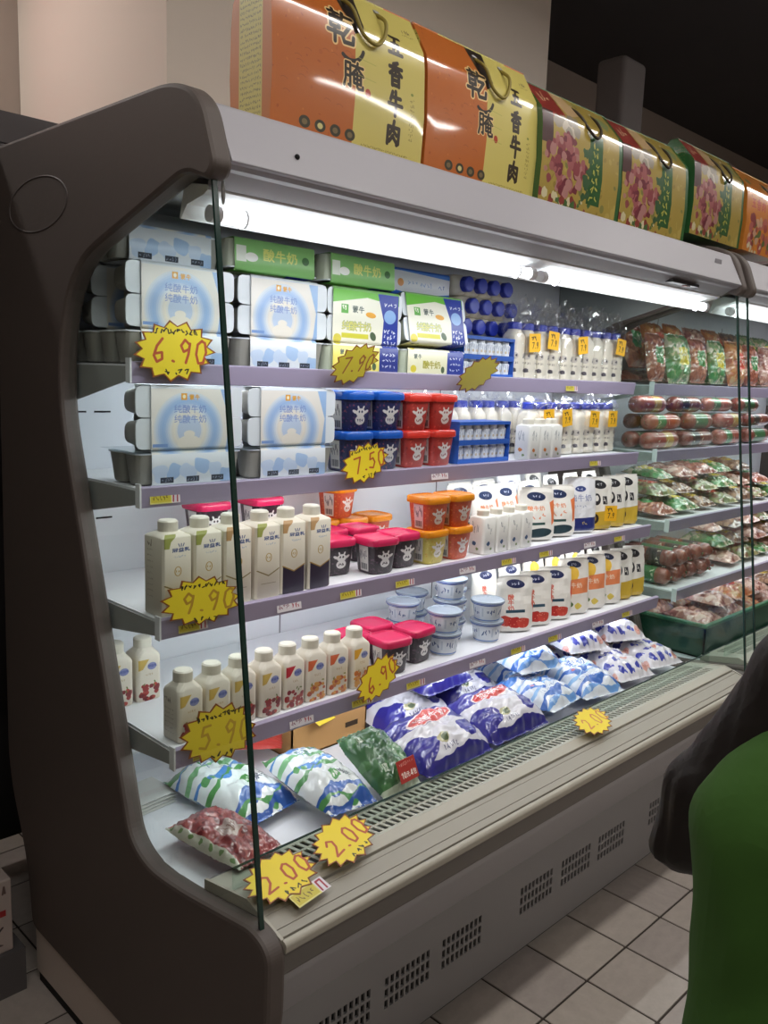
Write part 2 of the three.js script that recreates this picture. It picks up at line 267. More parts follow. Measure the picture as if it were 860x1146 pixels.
function buildCase(label, X0, X1, first) {
  const o = thing('refrigerated_display_case', label, 'display fridge');
  const a = X0 + 0.04, b = X1;
  // end panels with their glass
  for (const [p0, p1, left] of [[X0, X0 + 0.04, true], [X1, X1 + 0.04, false]]) {
    const e = mesh('end_panel', sweep(panelPts, p0, p1, 0.008), M.shell, o);
    const pane = new THREE.ShapeGeometry(roundedShape(glassPts)).rotateY(Math.PI / 2).translate((p0 + p1) / 2, 0, 0);
    mesh('glass_pane', pane, M.glass, e);
    const xm = (p0 + p1) / 2, q0 = left ? p1 : p0 - 0.004;
    mesh('inner_lining', sweep([[1.252, 1.955, 0.02], [1.215, 1.875, 0.01], [1.275, 1.868, 0.02], [1.71, 1.742, 0.12], [1.765, 1.6, 0.02], [1.876, 1.6], [1.876, 1.955]], q0, q0 + 0.004), mat('#a3aba8', 0.5), e);
    mesh('glass_edge', bar([xm, 1.848, -1.214], [xm, 0.604, -1.062], 0.009, 0.005), M.edge, e);
    if (left && first) {
      const ring = new THREE.TorusGeometry(1, 0.035, 6, 48); ring.scale(0.142, 0.054, 0.06); ring.rotateY(-Math.PI / 2); ring.translate(p0 + 0.0005, 1.872, -1.838);
      mesh('moulded_ring', ring, mat('#5a5250', 0.5), e);
      mesh('base_side', span(p0 + 0.008, p0 + 0.04, 0.03, 0.2, -1.975, -1.3), mat('#c9beb5', 0.6), o);
      mesh('base_skirt', span(p0 + 0.012, p0 + 0.04, 0.0, 0.03, -1.97, -1.3), M.black, o);
      mesh('glass_clip', new THREE.TorusGeometry(0.017, 0.0025, 6, 20).rotateY(0.9).translate(p1 + 0.012, 1.832, -1.235), M.steel, e);
    }
  }
  // body
  mesh('outer_back', span(a, b, 0.15, 1.985, -2.06, -2.0), M.greyDark, o);
  mesh('roof', sweep([[1.3, 1.986], [2.06, 1.986], [2.06, 1.93], [1.34, 1.93]], a, b), M.grey, o);
  const liner = mesh('back_liner', span(a, b, DECK - 0.02, 1.905, -1.895, -1.88), M.liner, o);
  const slotGeo = span(-0.02, 0.02, -0.002, 0.002, -0.001, 0.001);
  for (let k = 0; k < 4; k++) for (const s of [0.04, 0.1]) { const q = mesh('liner_slot', slotGeo, M.black, liner); q.position.set(a + s + 0.02, [1.44, 1.19, 0.93, 0.7][k], -1.879); }
  for (let k = 1; k < 3; k++) mesh('liner_joint', span(a + (b - a) * k / 3 - 0.0015, a + (b - a) * k / 3 + 0.0015, DECK, 1.84, -1.88, -1.8785), M.greyDark, liner);
  mesh('inner_ceiling', sweep([[1.33, 1.858], [1.88, 1.905], [1.88, 1.915], [1.33, 1.87]], a, b), mat('#c4c6c8', 0.5), o);
  // canopy: sloping fascia, lip and lamp channel
  const fascia = mesh('canopy_fascia', sweep([[1.192, 1.873, 0.003], [1.24, 1.97, 0.006], [1.305, 1.988, 0.006], [1.305, 1.972], [1.252, 1.958], [1.206, 1.868, 0.003]], a, b), M.grey, o);
  mesh('canopy_underside', sweep([[1.2, 1.87], [1.208, 1.864], [1.222, 1.862], [1.258, 1.842], [1.262, 1.85], [1.226, 1.872], [1.212, 1.876]], a, b), mat('#928f94', 0.5), o);
  if (first) {
    const sw = mesh('switch_plate', bar([2.39, 1.85, -1.24], [2.56, 1.85, -1.24], 0.03, 0.008), mat('#2a2628', 0.4), fascia);
    mesh('switch', rbox(0.026, 0.008, 0.016, 0.002, 2.5, 1.847, -1.238), mat('#6a2c28', 0.4), fascia);
    mesh('small_label', bar([b - 0.15, 1.935, -1.2185], [b - 0.105, 1.935, -1.2185], 0.001, 0.012), mat('#8d8a90', 0.5), fascia);
    mesh('screw', new THREE.SphereGeometry(0.005, 8, 6).translate(0.975, 1.91, -1.209), M.black, fascia);
  }
  const chan = mesh('lamp_channel', sweep([[1.262, 1.846], [1.262, 1.838], [1.275, 1.832], [1.325, 1.822], [1.345, 1.80], [1.349, 1.803], [1.332, 1.858]], a, b), mat('#f2f4f6', 0.4), o);
  // two tubes per case
  const half = (b - a) / 2, glow = new THREE.MeshStandardMaterial({ color: '#ffffff', emissive: TUBE.color, emissiveIntensity: TUBE.glow });
  for (let k = 0; k < 2; k++) {
    const t0 = a + 0.03 + k * half, t1 = a + half - 0.03 + k * half, c = (t0 + t1) / 2, y = 1.806, z = -1.288 - 0.008 * k;
    const t = mesh('light_tube', new THREE.CylinderGeometry(0.013, 0.013, t1 - t0, 16).rotateZ(Math.PI / 2).translate(c, y, z), glow, o);
    for (const e of [t0, t1]) mesh('tube_cap', new THREE.CylinderGeometry(0.0145, 0.0145, 0.02, 16).rotateZ(Math.PI / 2).translate(e, y, z), M.white, t);
    for (const e of [t0 + 0.06, t1 - 0.06]) mesh('tube_clip', new THREE.TorusGeometry(0.0155, 0.002, 6, 16).rotateY(Math.PI / 2).translate(e, y, z), M.white, t);
    const l = new THREE.RectAreaLight(TUBE.color, TUBE.light * (first ? 1 : 0.7), t1 - t0 - 0.03, 0.024); l.position.set(c, y - 0.0145, z - 0.002); l.lookAt(c, y - 1, z - 0.25); l.name = 'case_tube'; scene.add(l);
  }
  // shelves
  SHELF.forEach(({ y, z }, k) => {
    const s = mesh('shelf', merge([span(a + 0.012, b - 0.012, y - 0.012, y, -1.876, z + 0.004), span(a + 0.012, b - 0.012, y - 0.03, y - 0.012, z - 0.02, z - 0.016)]), M.white, o);
    mesh('price_rail', sweep([[-z - 0.006, y + 0.006, 0.001], [-z - 0.012, y + 0.004, 0.002], [-z - 0.006, y - 0.037, 0.002], [-z, y - 0.037], [-z, y + 0.006]], a + 0.006, b - 0.006), M.strip, s);
    for (const e of [a + 0.009, b - 0.009]) mesh('bracket', sweep([[-z + 0.0, y - 0.004], [1.876, y - 0.004], [1.876, y - 0.085], [1.78, y - 0.08], [-z + 0.0, y - 0.03]], e - 0.0015, e + 0.0015), M.bracket, s);
    mesh('rail_end', span(a + 0.002, a + 0.0055, y - 0.036, y + 0.012, z - 0.004, z + 0.014), M.white, s);
    if (k < 4) {                                                       // slim lamp under the front edge
      const lx0 = a + 0.03, lx1 = b - 0.03, ly = y - 0.02, lz = z - 0.05;
      const lamp = mesh('shelf_light', span(lx0, lx1, ly - 0.004, ly + 0.008, lz - 0.007, lz + 0.007), glow, s);
      const l = new THREE.RectAreaLight(TUBE.color, TUBE.shelf * (first ? 1 : 0.3), lx1 - lx0, 0.012); l.position.set((lx0 + lx1) / 2, ly - 0.006, lz - 0.002); l.lookAt((lx0 + lx1) / 2, ly - 1, lz - 0.9); l.name = 'shelf_lamp'; scene.add(l);
    }
    const n = [1, 3, 9, 9][k];
    for (let q = 0; q < n; q++) {
      const x = k === 0 ? 2.38 : k === 1 ? [0.89, 1.72, 2.5][q] : a + 0.08 + q * 0.205 + 0.02 * ((q * 5) % 3);
      if (x > b - 0.06 || !first) continue;
      const L = mesh('price_label', new THREE.PlaneGeometry(0.068, 0.025), q % 3 === 1 ? priceMat2 : priceMat, s); L.position.set(x, y - 0.0175, z + 0.0098); L.rotation.x = -0.14;
    }
  });
  // bottom deck, return-air grille, bumper rail
  mesh('bottom_deck', span(a - 0.004, b, DECK - 0.06, DECK, -1.88, -1.262), M.liner, o); mesh('deck_lip', span(a, b, DECK - 0.02, DECK + 0.024, -1.263, -1.256), M.greyDark, o);
  const gs = rect(a, 1.128, b, 1.254); slots(gs, a + 0.07, 1.136, b - a - 0.12, 0.108, 98, 3, 0.0085, 0.0075);
  mesh('air_grille', new THREE.ExtrudeGeometry(gs, { depth: 0.003, bevelEnabled: false }).rotateX(-Math.PI / 2).translate(0, 0, 1.128).rotateX(-0.16).translate(0, 0.618, -1.128), mat('#b3b1a4', 0.45), o);
  mesh('air_duct', span(a, b, 0.5, 0.51, -1.262, -1.128), M.black, o);
  mesh('front_glass', span(a + 0.004, b - 0.004, 0.612, 0.655, -1.183, -1.178), M.glass, o);
  mesh('front_glass_edge', span(a + 0.004, b - 0.004, 0.655, 0.6565, -1.183, -1.178), M.edge, o);
  mesh('rail_strip', sweep([[1.128, 0.623, 0.002], [1.101, 0.615, 0.002], [1.101, 0.59], [1.128, 0.59]], a, b), M.rail, o);
  mesh('rail_strip', merge([sweep([[1.096, 0.612, 0.001], [1.0855, 0.609, 0.001], [1.0855, 0.58], [1.096, 0.58]], a, b), sweep([[1.0845, 0.609, 0.001], [1.0525, 0.6, 0.001], [1.0525, 0.575], [1.0845, 0.575]], a, b), sweep([[1.0515, 0.5995, 0.001], [1.036, 0.595, 0.001], [1.036, 0.572], [1.0515, 0.572]], a, b)]), M.railLine, o);
  mesh('bumper', sweep([[1.02, 0.573, 0.004], [1.019, 0.588, 0.005], [1.024, 0.5935, 0.003], [1.0315, 0.595, 0.002], [1.0315, 0.571]], a, b), M.rail, o);
  mesh('rail_bed', sweep([[1.128, 0.59], [1.03, 0.572], [1.03, 0.565], [1.15, 0.54], [1.15, 0.58]], a, b), M.greyDark, o);
  for (const e of [a - 0.003, b - 0.003]) mesh('rail_end_plate', sweep([[1.262, 0.53], [1.262, 0.6], [1.128, 0.624], [1.03, 0.596], [1.03, 0.56]], e, e + 0.006), M.rail, o);
  // front of the base
  mesh('base_band', sweep([[1.042, 0.568], [1.06, 0.5], [1.066, 0.492], [1.09, 0.492], [1.09, 0.568]], a, b), M.base, o);
  mesh('base_slope', sweep([[1.075, 0.49], [1.085, 0.46, 0.01], [1.186, 0.292, 0.01], [1.2, 0.292], [1.1, 0.49]], a, b), M.basePale, o);
  const ks = rect(a, 0.03, b, 0.295);
  for (const v of [0.265, 0.46, 0.655, 0.97, 1.165, 1.36, 1.67]) slots(ks, X0 + v, 0.133, 0.155, 0.084, 9, 3, 0.006, 0.007);
  mesh('kick_panel', new THREE.ExtrudeGeometry(ks, { depth: 0.006, bevelEnabled: false }).translate(0, 0, -1.194), M.kick, o);
  mesh('machine_bay', span(a + 0.01, b - 0.01, 0.03, 0.44, -1.3, -1.25), M.black, o);
  mesh('toe_recess', span(a, b, 0, 0.03, -1.9, -1.21), M.black, o);
  return o;
}
buildCase('long open multideck dairy fridge with a black end panel in front', CX0, CX1, true);
buildCase('second open multideck fridge holding sausages beyond the dairy fridge', KX0, KX1, false);

// ---------------------------------------------------------------- goods: builders
function place(src, name, label, [x, y, z], [rx, ry, rz] = [0, 0, 0], group) {
  const o = src.used ? src.proto.clone() : src.proto; src.used = true;
  o.name = numbered(name); o.userData = { label, category: src.category }; if (group) o.userData.group = group;
  o.scale.setScalar(1); o.rotation.set(rx, ry, rz, 'YXZ'); o.position.set(x, y, z); scene.add(o); return o;
}
const kindOf = (proto, category) => ({ proto, category, used: false });
// --- sleeved eight-cup yogurt packs: lids up, 0.256 x 0.07 x 0.132
const PACK = { w: 0.256, h: 0.07, d: 0.132 };
const cupGeo = loft([[0, 0.021, 0.021, 3], [0.004, 0.0235, 0.0235, 3], [0.056, 0.0285, 0.0285, 4], [0.061, 0.029, 0.029, 4]], 20);
const cupLidGeo = loft([[0.061, 0.0312, 0.0312, 5], [0.0625, 0.0316, 0.0316, 5], [0.064, 0.0312, 0.0312, 5]], 20);
function sleeveGeo(w, h, d, r = 0.007) {
  const P = [], arc = (cy, cz, a0) => { for (let i = 0; i <= 4; i++) { const a = a0 + i / 4 * Math.PI / 2; P.push([cy + Math.sin(a) * r, cz + Math.cos(a) * r]); } };
  // start on the upper back edge, go over the top to the front, down, under and up the back
  P.push([h, -d / 2 + r]);
  const q = (cy, cz, a0, a1) => { for (let i = 0; i <= 4; i++) { const a = a0 + (a1 - a0) * i / 4; P.push([cy + Math.cos(a) * r, cz + Math.sin(a) * r]); } };
  q(h - r, d / 2 - r, 0, Math.PI / 2); q(r, d / 2 - r, Math.PI / 2, Math.PI); q(r, -d / 2 + r, Math.PI, 1.5 * Math.PI); q(h - r, -d / 2 + r, 1.5 * Math.PI, 2 * Math.PI);
  const L = [0]; for (let i = 1; i < P.length; i++) L.push(L[i - 1] + Math.hypot(P[i][0] - P[i - 1][0], P[i][1] - P[i - 1][1]));
  const T = L[L.length - 1], pos = [], uv = [], idx = [];
  P.forEach(([y, z], i) => { for (const s of [0, 1]) { pos.push((s - 0.5) * w, y, z); uv.push(s, 1 - L[i] / T); } });
  for (let i = 0; i < P.length - 1; i++) idx.push(2 * i, 2 * i + 2, 2 * i + 1, 2 * i + 1, 2 * i + 2, 2 * i + 3);
  const g = new THREE.BufferGeometry(); g.setAttribute('position', new THREE.Float32BufferAttribute(pos, 3)); g.setAttribute('uv', new THREE.Float32BufferAttribute(uv, 2)); g.setIndex(idx);
  return toCreasedNormals(g, rad(40));
}
function packKind(sleeveMat, sleeveW, lidMat = M.foil, cupMat = M.cupw) {
  const o = new THREE.Group();
  mesh('sleeve', sleeveGeo(sleeveW, PACK.h, PACK.d), sleeveMat, o);
  for (let i = 0; i < 4; i++) for (let j = 0; j < 2; j++) { const c = mesh('cup', cupGeo, cupMat, o); c.position.set((i - 1.5) * 0.064, 0.002, (j - 0.5) * 0.064); mesh('lid', cupLidGeo, lidMat, c); }
  return kindOf(o, 'yogurt pack');
}
// the wrap is 0.404 m round: top 0.132, front 0.07, bottom 0.132, back 0.07
const WR = [0, 0.327, 0.5, 0.827, 1].map((v) => v * 1040);
const blueArt = (g, w) => {
  const t = WR[1], f = WR[1], fh = WR[2] - WR[1];
  fill(g, '#e9e4de', 0, 0, w, 1040);
  for (let i = 0; i < 12; i++) { g.lineWidth = 12; g.strokeStyle = ['#d9dfe8', '#c9d6ea', '#b4c9e8', '#a6c0e6', '#9fbce6', '#a6c0e6', '#b9cce8', '#cdd8e8', '#dfe2e6', '#e6e2dc', '#ece6dc', '#e6e4e2'][i]; g.beginPath(); g.ellipse(w * 0.46, t * 0.66, w * 0.42 - i * 11, t * 0.6 - i * 11, 0, 0, 6.29); g.stroke(); }
  oval(g, w * 0.46, t * 0.66, w * 0.15, t * 0.22, '#c3d2ea'); oval(g, w * 0.46, t * 0.86, w * 0.15, t * 0.12, '#efe9df'); oval(g, w * 0.46, t * 0.72, w * 0.07, t * 0.06, '#efe9df');
  poly(g, '#9dbce6', [[w * 0.86, 0], [w, 0], [w, t], [w * 0.93, t], [w * 0.98, t * 0.5]]); fill(g, '#7f9fd6', 6, t * 0.87, w * 0.18, t * 0.05);
  fill(g, '#e3a23a', w * 0.36, t * 0.07, 34, 36); oval(g, w * 0.36 + 17, t * 0.07 + 18, 9, 11, '#f4e9cf'); word(g, '蒙牛', w * 0.46, t * 0.085, 30, '#e3a23a', 0.13);
  word(g, '纯酸牛奶', w * 0.27, t * 0.25, 46, '#7f95d0', 0.09, false, 1.05); word(g, '纯酸牛奶', w * 0.27, t * 0.41, 46, '#8b9fd4', 0.09, false, 1.05);
  fill(g, '#dfe3ea', 0, f, w, fh); for (let i = 0; i < 6; i++) blob(g, w * (0.1 + 0.17 * i), f + fh * rr(0.35, 0.75), 46, i % 2 ? '#a9c3e6' : '#c6d5ec', 0.3);
  for (let i = 0; i < 3; i++) { fill(g, '#2f3440', w * (0.1 + 0.32 * i), f + fh * 0.7, w * 0.16, fh * 0.17); scribble(g, w * (0.11 + 0.32 * i), f + fh * 0.72, w * 0.14, fh * 0.12, 4, '#8b93a5', 3); }
  fill(g, '#dfe3ea', 0, WR[2], w, 1040 - WR[2]);
};
const greenArt = (band, side) => (g, w) => {
  const t = WR[1], f = WR[1], fh = WR[2] - WR[1];
  fill(g, '#f0eede', 0, 0, w, 1040); poly(g, '#6fc043', [[0, 0], [w, 0], [w, t * 0.2], [w * 0.5, t * 0.1], [0, t * 0.24]]);
  fill(g, '#5aa83f', w * 0.12, t * 0.26, 52, 56); scribble(g, w * 0.13, t * 0.28, 40, 40, 2, '#eef3dd', 7); word(g, '蒙牛', w * 0.28, t * 0.27, 44, '#4d5b52', 0.12);
  word(g, '纯酸牛奶', w * 0.13, t * 0.56, 60, '#8c9c7c', 0.16, false, 0.92); word(g, '纯酸牛奶', w * 0.13, t * 0.56, 60, '#e8e27a', 0.08, false, 0.92); fill(g, '#d8d24a', w * 0.13, t * 0.79, w * 0.4, t * 0.09);
  oval(g, w * 0.56, t * 0.42, 40, 18, '#e7a73a', 0.1); oval(g, w * 0.6, t * 0.82, 22, 30, '#55684e', -0.5); oval(g, w * 0.07, t * 0.9, 30, 30, '#e0d25a');
  poly(g, '#2b3fa0', [[w * 0.66, 0], [w * 0.99, 0], [w * 0.99, t], [w * 0.74, t], [w * 0.76, t * 0.5]]);
  oval(g, w * 0.86, t * 0.42, 48, 46, '#8fb4e6'); scribble(g, w * 0.76, t * 0.16, w * 0.2, 22, 4, '#e8ecf7', 5); for (let i = 0; i < 3; i++) scribble(g, w * 0.77, t * (0.66 + 0.11 * i), w * 0.19, 28, 4, '#eef1fa', 6);
  fill(g, side, 0, f, w, fh); word(g, '蒙牛', w * 0.1, f + fh * 0.12, 34, '#4d5b52', 0.12); word(g, '酸牛奶', w * 0.26, f + fh * 0.36, 56, '#a9a23e', 0.12, false, 0.95); oval(g, w * 0.62, f + fh * 0.7, 16, 24, '#55684e'); oval(g, w * 0.1, f + fh * 0.7, 26, 26, '#e0cf4a');
  fill(g, band, w * 0.7, f, w * 0.3, fh); for (let i = 0; i < 3; i++) scribble(g, w * 0.74, f + fh * (0.18 + 0.22 * i), w * 0.22, 22, 4, '#dfe4f2', 4);
  for (let i = 0; i < 3; i++) fill(g, '#c8c8bc', w * (0.08 + 0.2 * i), f + fh * 0.86, w * 0.1, fh * 0.12);
  fill(g, '#86bd72', 0, WR[2], w, 1040 - WR[2]); for (const y of [WR[2] + 100, WR[3] + 30]) { word(g, '酸牛奶', w * 0.34, y, 70, '#d9dc7a', 0.12); oval(g, w * 0.88, y + 40, 24, 24, '#3f6b3c'); fill(g, '#e2e8dc', w * 0.02, y, 60, 90); oval(g, w * 0.2, y + 60, 40, 26, '#eef0ea'); }
};
const waveArt = (g, w) => { fill(g, '#e6e9f0', 0, 0, w, 1040); for (const y of [WR[1] - 40, WR[2] - 26, WR[3]]) poly(g, '#3c6fc8', [[0, y - 12], [w * 0.35, y + 14], [w * 0.7, y + 4], [w, y - 18], [w, y + 44], [0, y + 44]]); poly(g, '#5a8fdc', [[0, WR[1]], [w, WR[1] + 26], [w, WR[1]]]); for (const y of [80, WR[1] + 70]) { oval(g, w * 0.14, y + 18, 26, 28, '#e3963c'); scribble(g, w * 0.26, y, w * 0.45, 36, 7, '#9db4d8', 5); scribble(g, w * 0.8, y + 4, w * 0.14, 30, 2, '#5c78b4', 5); } };
const K = {};
K.blue = packKind(printed(canvas(470, 1040, blueArt), 0.34), 0.19);
K.green = packKind(printed(canvas(512, 1040, greenArt('#31409a', '#e9e6c8')), 0.34), 0.225, M.foil, mat('#cfd6c2', 0.5));
K.yellow = packKind(printed(canvas(512, 1040, greenArt('#343f8c', '#efe27a')), 0.34), 0.225, M.foil, mat('#cfd6c2', 0.5));
K.wave = packKind(printed(canvas(512, 1040, waveArt), 0.34), 0.24);
const S = SHELF.map((s) => s.y + 0.001);
const stand = (k, name, label, x, y, zf, group, lean = 0) => place(K[k], name, label, [x, y + 0.066, zf - 0.071], [Math.PI / 2 + lean, 0, 0], group);
const flat = (k, name, label, x, y, zf, group, ry = 0) => place(K[k], name, label, [x, y, zf - 0.066], [0, ry, 0], group);
// top shelf, left half
{
  const G1 = 'pale blue yogurt packs on the top shelf', z = -1.566;
  flat('blue', 'yogurt_pack', 'pale blue yogurt pack lying flat behind the 6.90 price card, top shelf', 0.972, S[0], z, G1);
  stand('blue', 'yogurt_pack', 'pale blue yogurt pack standing on edge above the 6.90 price card', 0.972, S[0] + 0.0705, z + 0.002, G1);
  flat('blue', 'yogurt_pack', 'pale blue yogurt pack lying flat on the top shelf, right of the glass edge', 1.236, S[0], z, G1);
  stand('blue', 'yogurt_pack', 'pale blue yogurt pack standing on edge on the top shelf, next to green packs', 1.236, S[0] + 0.0705, z + 0.002, G1);
  flat('blue', 'yogurt_pack', 'hidden pale blue pack at the rear of the top shelf under another', 0.972, S[0], z - 0.14, G1);
  stand('blue', 'yogurt_pack', 'pale blue yogurt pack standing in the second row of the top shelf', 0.972, S[0] + 0.0705, z - 0.14, G1);
  flat('blue', 'yogurt_pack', 'pale blue yogurt pack laid flat highest on the stack beside the black panel', 0.9635, S[0] + 0.204, z - 0.03, G1);
  const G2 = 'green yogurt packs on the top shelf';
  flat('yellow', 'yogurt_pack', 'yellow sided yogurt pack lying flat on the top shelf below a green pack', 1.496, S[0], z, G2);
  stand('green', 'yogurt_pack', 'green and cream yogurt pack with blue band standing beside the pale blue pack', 1.492, S[0] + 0.0705, z + 0.002, G2);
  flat('green', 'yogurt_pack', 'cream sided yogurt pack lying flat beside the blue bottle tray, top shelf', 1.758, S[0], z, G2);
  stand('green', 'yogurt_pack', 'green and cream yogurt pack with blue band standing beside the blue bottle tray', 1.752, S[0] + 0.0705, z + 0.002, G2, -0.2);
  flat('green', 'yogurt_pack', 'hidden green pack at the rear under two others, left one', 1.30, S[0], z - 0.15, G2);
  flat('green', 'yogurt_pack', 'hidden green pack in the middle of the rear stack, left one', 1.30, S[0] + 0.0705, z - 0.15, G2);
  stand('green', 'yogurt_pack', 'green yogurt pack standing high in the rear row behind the pale blue pack', 1.30, S[0] + 0.141, z - 0.15, G2);
  flat('green', 'yogurt_pack', 'hidden green pack at the rear under two others, right one', 1.565, S[0], z - 0.15, G2);
  flat('green', 'yogurt_pack', 'hidden green pack in the middle of the rear stack, right one', 1.565, S[0] + 0.0705, z - 0.15, G2);
  stand('green', 'yogurt_pack', 'green yogurt pack standing high in the rear row behind the first green pack', 1.565, S[0] + 0.141, z - 0.15, G2);
  place(K.green, 'yogurt_pack', 'green yogurt pack laid upside down highest on top, left of its twin', [1.222, S[0] + 0.2775, z - 0.085], [Math.PI - 0.05, 0, 0], G2);
  place(K.green, 'yogurt_pack', 'green yogurt pack laid upside down highest on top beside the white packs', [1.492, S[0] + 0.2775, z - 0.085], [Math.PI - 0.05, 0.04, 0], G2);
  const G3 = 'white and blue wave packs';
  for (let k = 0; k < 4; k++) flat('wave', 'yogurt_pack', k < 2 ? `white wave printed pack hidden low in the rear stack, ${k ? 'upper' : 'lower'} one` : `white pack with blue wave print on the rear stack, ${k === 2 ? 'below its twin' : 'topmost'}`, 1.835, S[0] + k * 0.0705 + (k > 1 ? 0.012 : 0), z - 0.137, G3);
}
// second shelf, left part: packs with a clear sheet between the layers
{
  const G = 'pale blue yogurt packs on the second shelf', z = -1.535;
  [[0.975, 'beside the black panel'], [1.245, 'beside the blue tubs']].forEach(([x, w]) => {
    flat('blue', 'yogurt_pack', `pale blue yogurt pack lying flat on the second shelf, ${w}`, x, S[1], z, G);
    stand('blue', 'yogurt_pack', `pale blue yogurt pack standing on edge on the second shelf, ${w}`, x, S[1] + 0.0712, z + 0.0, G);
  });
  single('plastic_sheet', rbox(0.545, 0.0006, 0.134, 0.0002), mat('#dfe8ee', 0.1, { transmission: 0.8, thickness: 0 }), 'clear plastic sheet between the two layers of pale blue packs', 'sheet', [1.11, S[1] + 0.0707, z - 0.066]);
  single('marker_pen', new THREE.CapsuleGeometry(0.005, 0.11, 4, 10).rotateZ(Math.PI / 2), mat('#1f5fd0', 0.3), 'blue marker pen lying on the pale blue pack, second shelf', 'pen', [1.29, S[1] + 0.2087, z - 0.03]);
}
// --- tubs with cow print
const tubGeo = loft([[0, 0.033, 0.033, 4], [0.004, 0.036, 0.036, 4], [0.072, 0.0425, 0.0425, 4.4], [0.076, 0.0435, 0.0435, 4.4]], 28);
const tubLidGeo = loft([[0.073, 0.0475, 0.0475, 4.4], [0.077, 0.0488, 0.0488, 4.4], [0.087, 0.0482, 0.0482, 4.4], [0.0905, 0.0455, 0.0455, 4.4], [0.0915, 0.041, 0.041, 4.4], [0.0885, 0.0395, 0.0395, 4.4], [0.0885, 0.02, 0.02, 4]], 28);
function tubKind(body, dots, lid, faceDark) {
  const t = canvas(512, 160, (g, w, h) => { fill(g, body, 0, 0, w, h); speckle(g, w, h, 260, dots, 2, 7); for (const u of [0.5, 0.75, 0.0, 1.0]) cow(g, w * u, h * 0.52, 50, '#e6e2df', faceDark); fill(g, '#dcd9d4', w * 0.2, h * 0.08, w * 0.12, h * 0.84); scribble(g, w * 0.205, h * 0.15, w * 0.1, h * 0.4, 5, '#5b5660', 3); for (let i = 0; i < 9; i++) fill(g, '#3d3a42', w * 0.215 + i * 5, h * 0.66, 2 + (i % 3), h * 0.2); });
  const o = new THREE.Group(); mesh('tub', tubGeo, printed(t, 0.32), o); mesh('lid', tubLidGeo, mat(lid, 0.24), o); return kindOf(o, 'yogurt tub');
}
K.tubBlue = tubKind('#262b58', ['#3c4680', '#1a1d40', '#6b3a6a', '#8a4a5c'], '#1c56b4', '#2c2f58');
K.tubRed = tubKind('#b23a34', ['#c9544a', '#96302e', '#a84038'], '#d2382e', '#8a2c2a');
K.tubPurple = tubKind('#33282f', ['#4b3b46', '#241c24', '#5b4252'], '#d22a5c', '#33282f');
K.tubOrange = tubKind('#c9583a', ['#d96f48', '#b64a34', '#d88a50'], '#e08a1c', '#b0492f');
K.tubYellow = tubKind('#c8b85a', ['#d6c878', '#b8a64a', '#c9a040'], '#e08a1c', '#8a7c34');
const TUBH = 0.0885;
{
  const nm = { 1: 'upper', 0: 'lower' };
  for (const t of [0, 1]) for (const c of [0, 1]) {
    place(K.tubBlue, 'yogurt_tub', `${c ? 'right' : 'left'} ${nm[t]} blue lidded cow tub on the second shelf`, [1.452 + c * 0.108, S[1] + t * TUBH * 1.1, -1.58], [0, rr(-0.04, 0.04), 0], 'blue cow tubs').scale.setScalar(1.1);
    place(K.tubRed, 'yogurt_tub', `${c ? 'right' : 'left'} ${nm[t]} red lidded cow tub on the second shelf`, [1.667 + c * 0.106, S[1] + t * TUBH * 1.08, -1.58], [0, rr(-0.04, 0.04), 0], 'red cow tubs').scale.setScalar(1.08);
    place(t === 0 && c === 0 ? K.tubYellow : K.tubOrange, 'yogurt_tub', t === 0 && c === 0 ? 'pale yellow cow tub with orange lid at the foot of the orange stack' : `orange cow tub ${t ? 'on top of' : 'at the foot of'} the stack, ${c ? 'right' : 'left'} one`, [1.683 + c * 0.102, S[2] + t * TUBH, -1.505], [0, rr(-0.04, 0.04), 0], 'orange cow tubs');
  }
  [[1.388, -1.555, 'half hidden behind the last tall carton'], [1.487, -1.502, 'foremost at the shelf edge'], [1.585, -1.52, 'touching the yellow tub']].forEach(([x, z, w]) => place(K.tubPurple, 'yogurt_tub', `dark tub with pink lid on the third shelf, ${w}`, [x, S[2], z], [0, rr(-0.1, 0.1), 0], 'pink lidded tubs on the third shelf'));
  [[1.455, -1.655, 'second row, left'], [1.555, -1.64, 'second row, right']].forEach(([x, z, w]) => place(K.tubPurple, 'yogurt_tub', `dark berry tub with pink lid on the third shelf, ${w}`, [x, S[2], z], [0, 0, 0], 'pink lidded tubs on the third shelf'));
  [[1.53, -1.775, 'left'], [1.632, -1.765, 'middle'], [1.735, -1.77, 'right']].forEach(([x, z, w]) => place(K.tubOrange, 'yogurt_tub', `orange lidded tub at the back of the third shelf, ${w} of three`, [x, S[2], z], [0, 0, 0], 'rear orange tubs'));
  place(K.tubOrange, 'yogurt_tub', 'single orange cow tub perched on the rear orange lids', [1.6, S[2] + TUBH + 0.003, -1.78], [0, 0.2, 0], 'rear orange tubs');
  [[1.13, 'left'], [1.29, 'right']].forEach(([x, w]) => place(K.tubPurple, 'yogurt_tub', `berry cow tub peeking out behind the tall cartons, ${w} one`, [x, S[2] + TUBH, -1.72], [0, 0, 0], 'tubs behind the tall cartons'));
  [[1.13, 'left'], [1.29, 'right']].forEach(([x, w]) => place(K.tubPurple, 'yogurt_tub', `berry tub hidden below its twin behind the tall cartons, ${w} one`, [x, S[2], -1.72], [0, 0, 0], 'tubs behind the tall cartons'));
  [[1.44, -1.535, 'behind the last bottle'], [1.55, -1.57, 'in the rear'], [1.497, -1.452, 'behind a yellow card'], [1.612, -1.475, 'nearest the clear cups']].forEach(([x, z, w]) => place(K.tubPurple, 'yogurt_tub', `dark berry tub with pink lid on the fourth shelf, ${w}`, [x, S[3], z], [0, rr(-0.1, 0.1), 0], 'pink lidded tubs on the fourth shelf'));
}
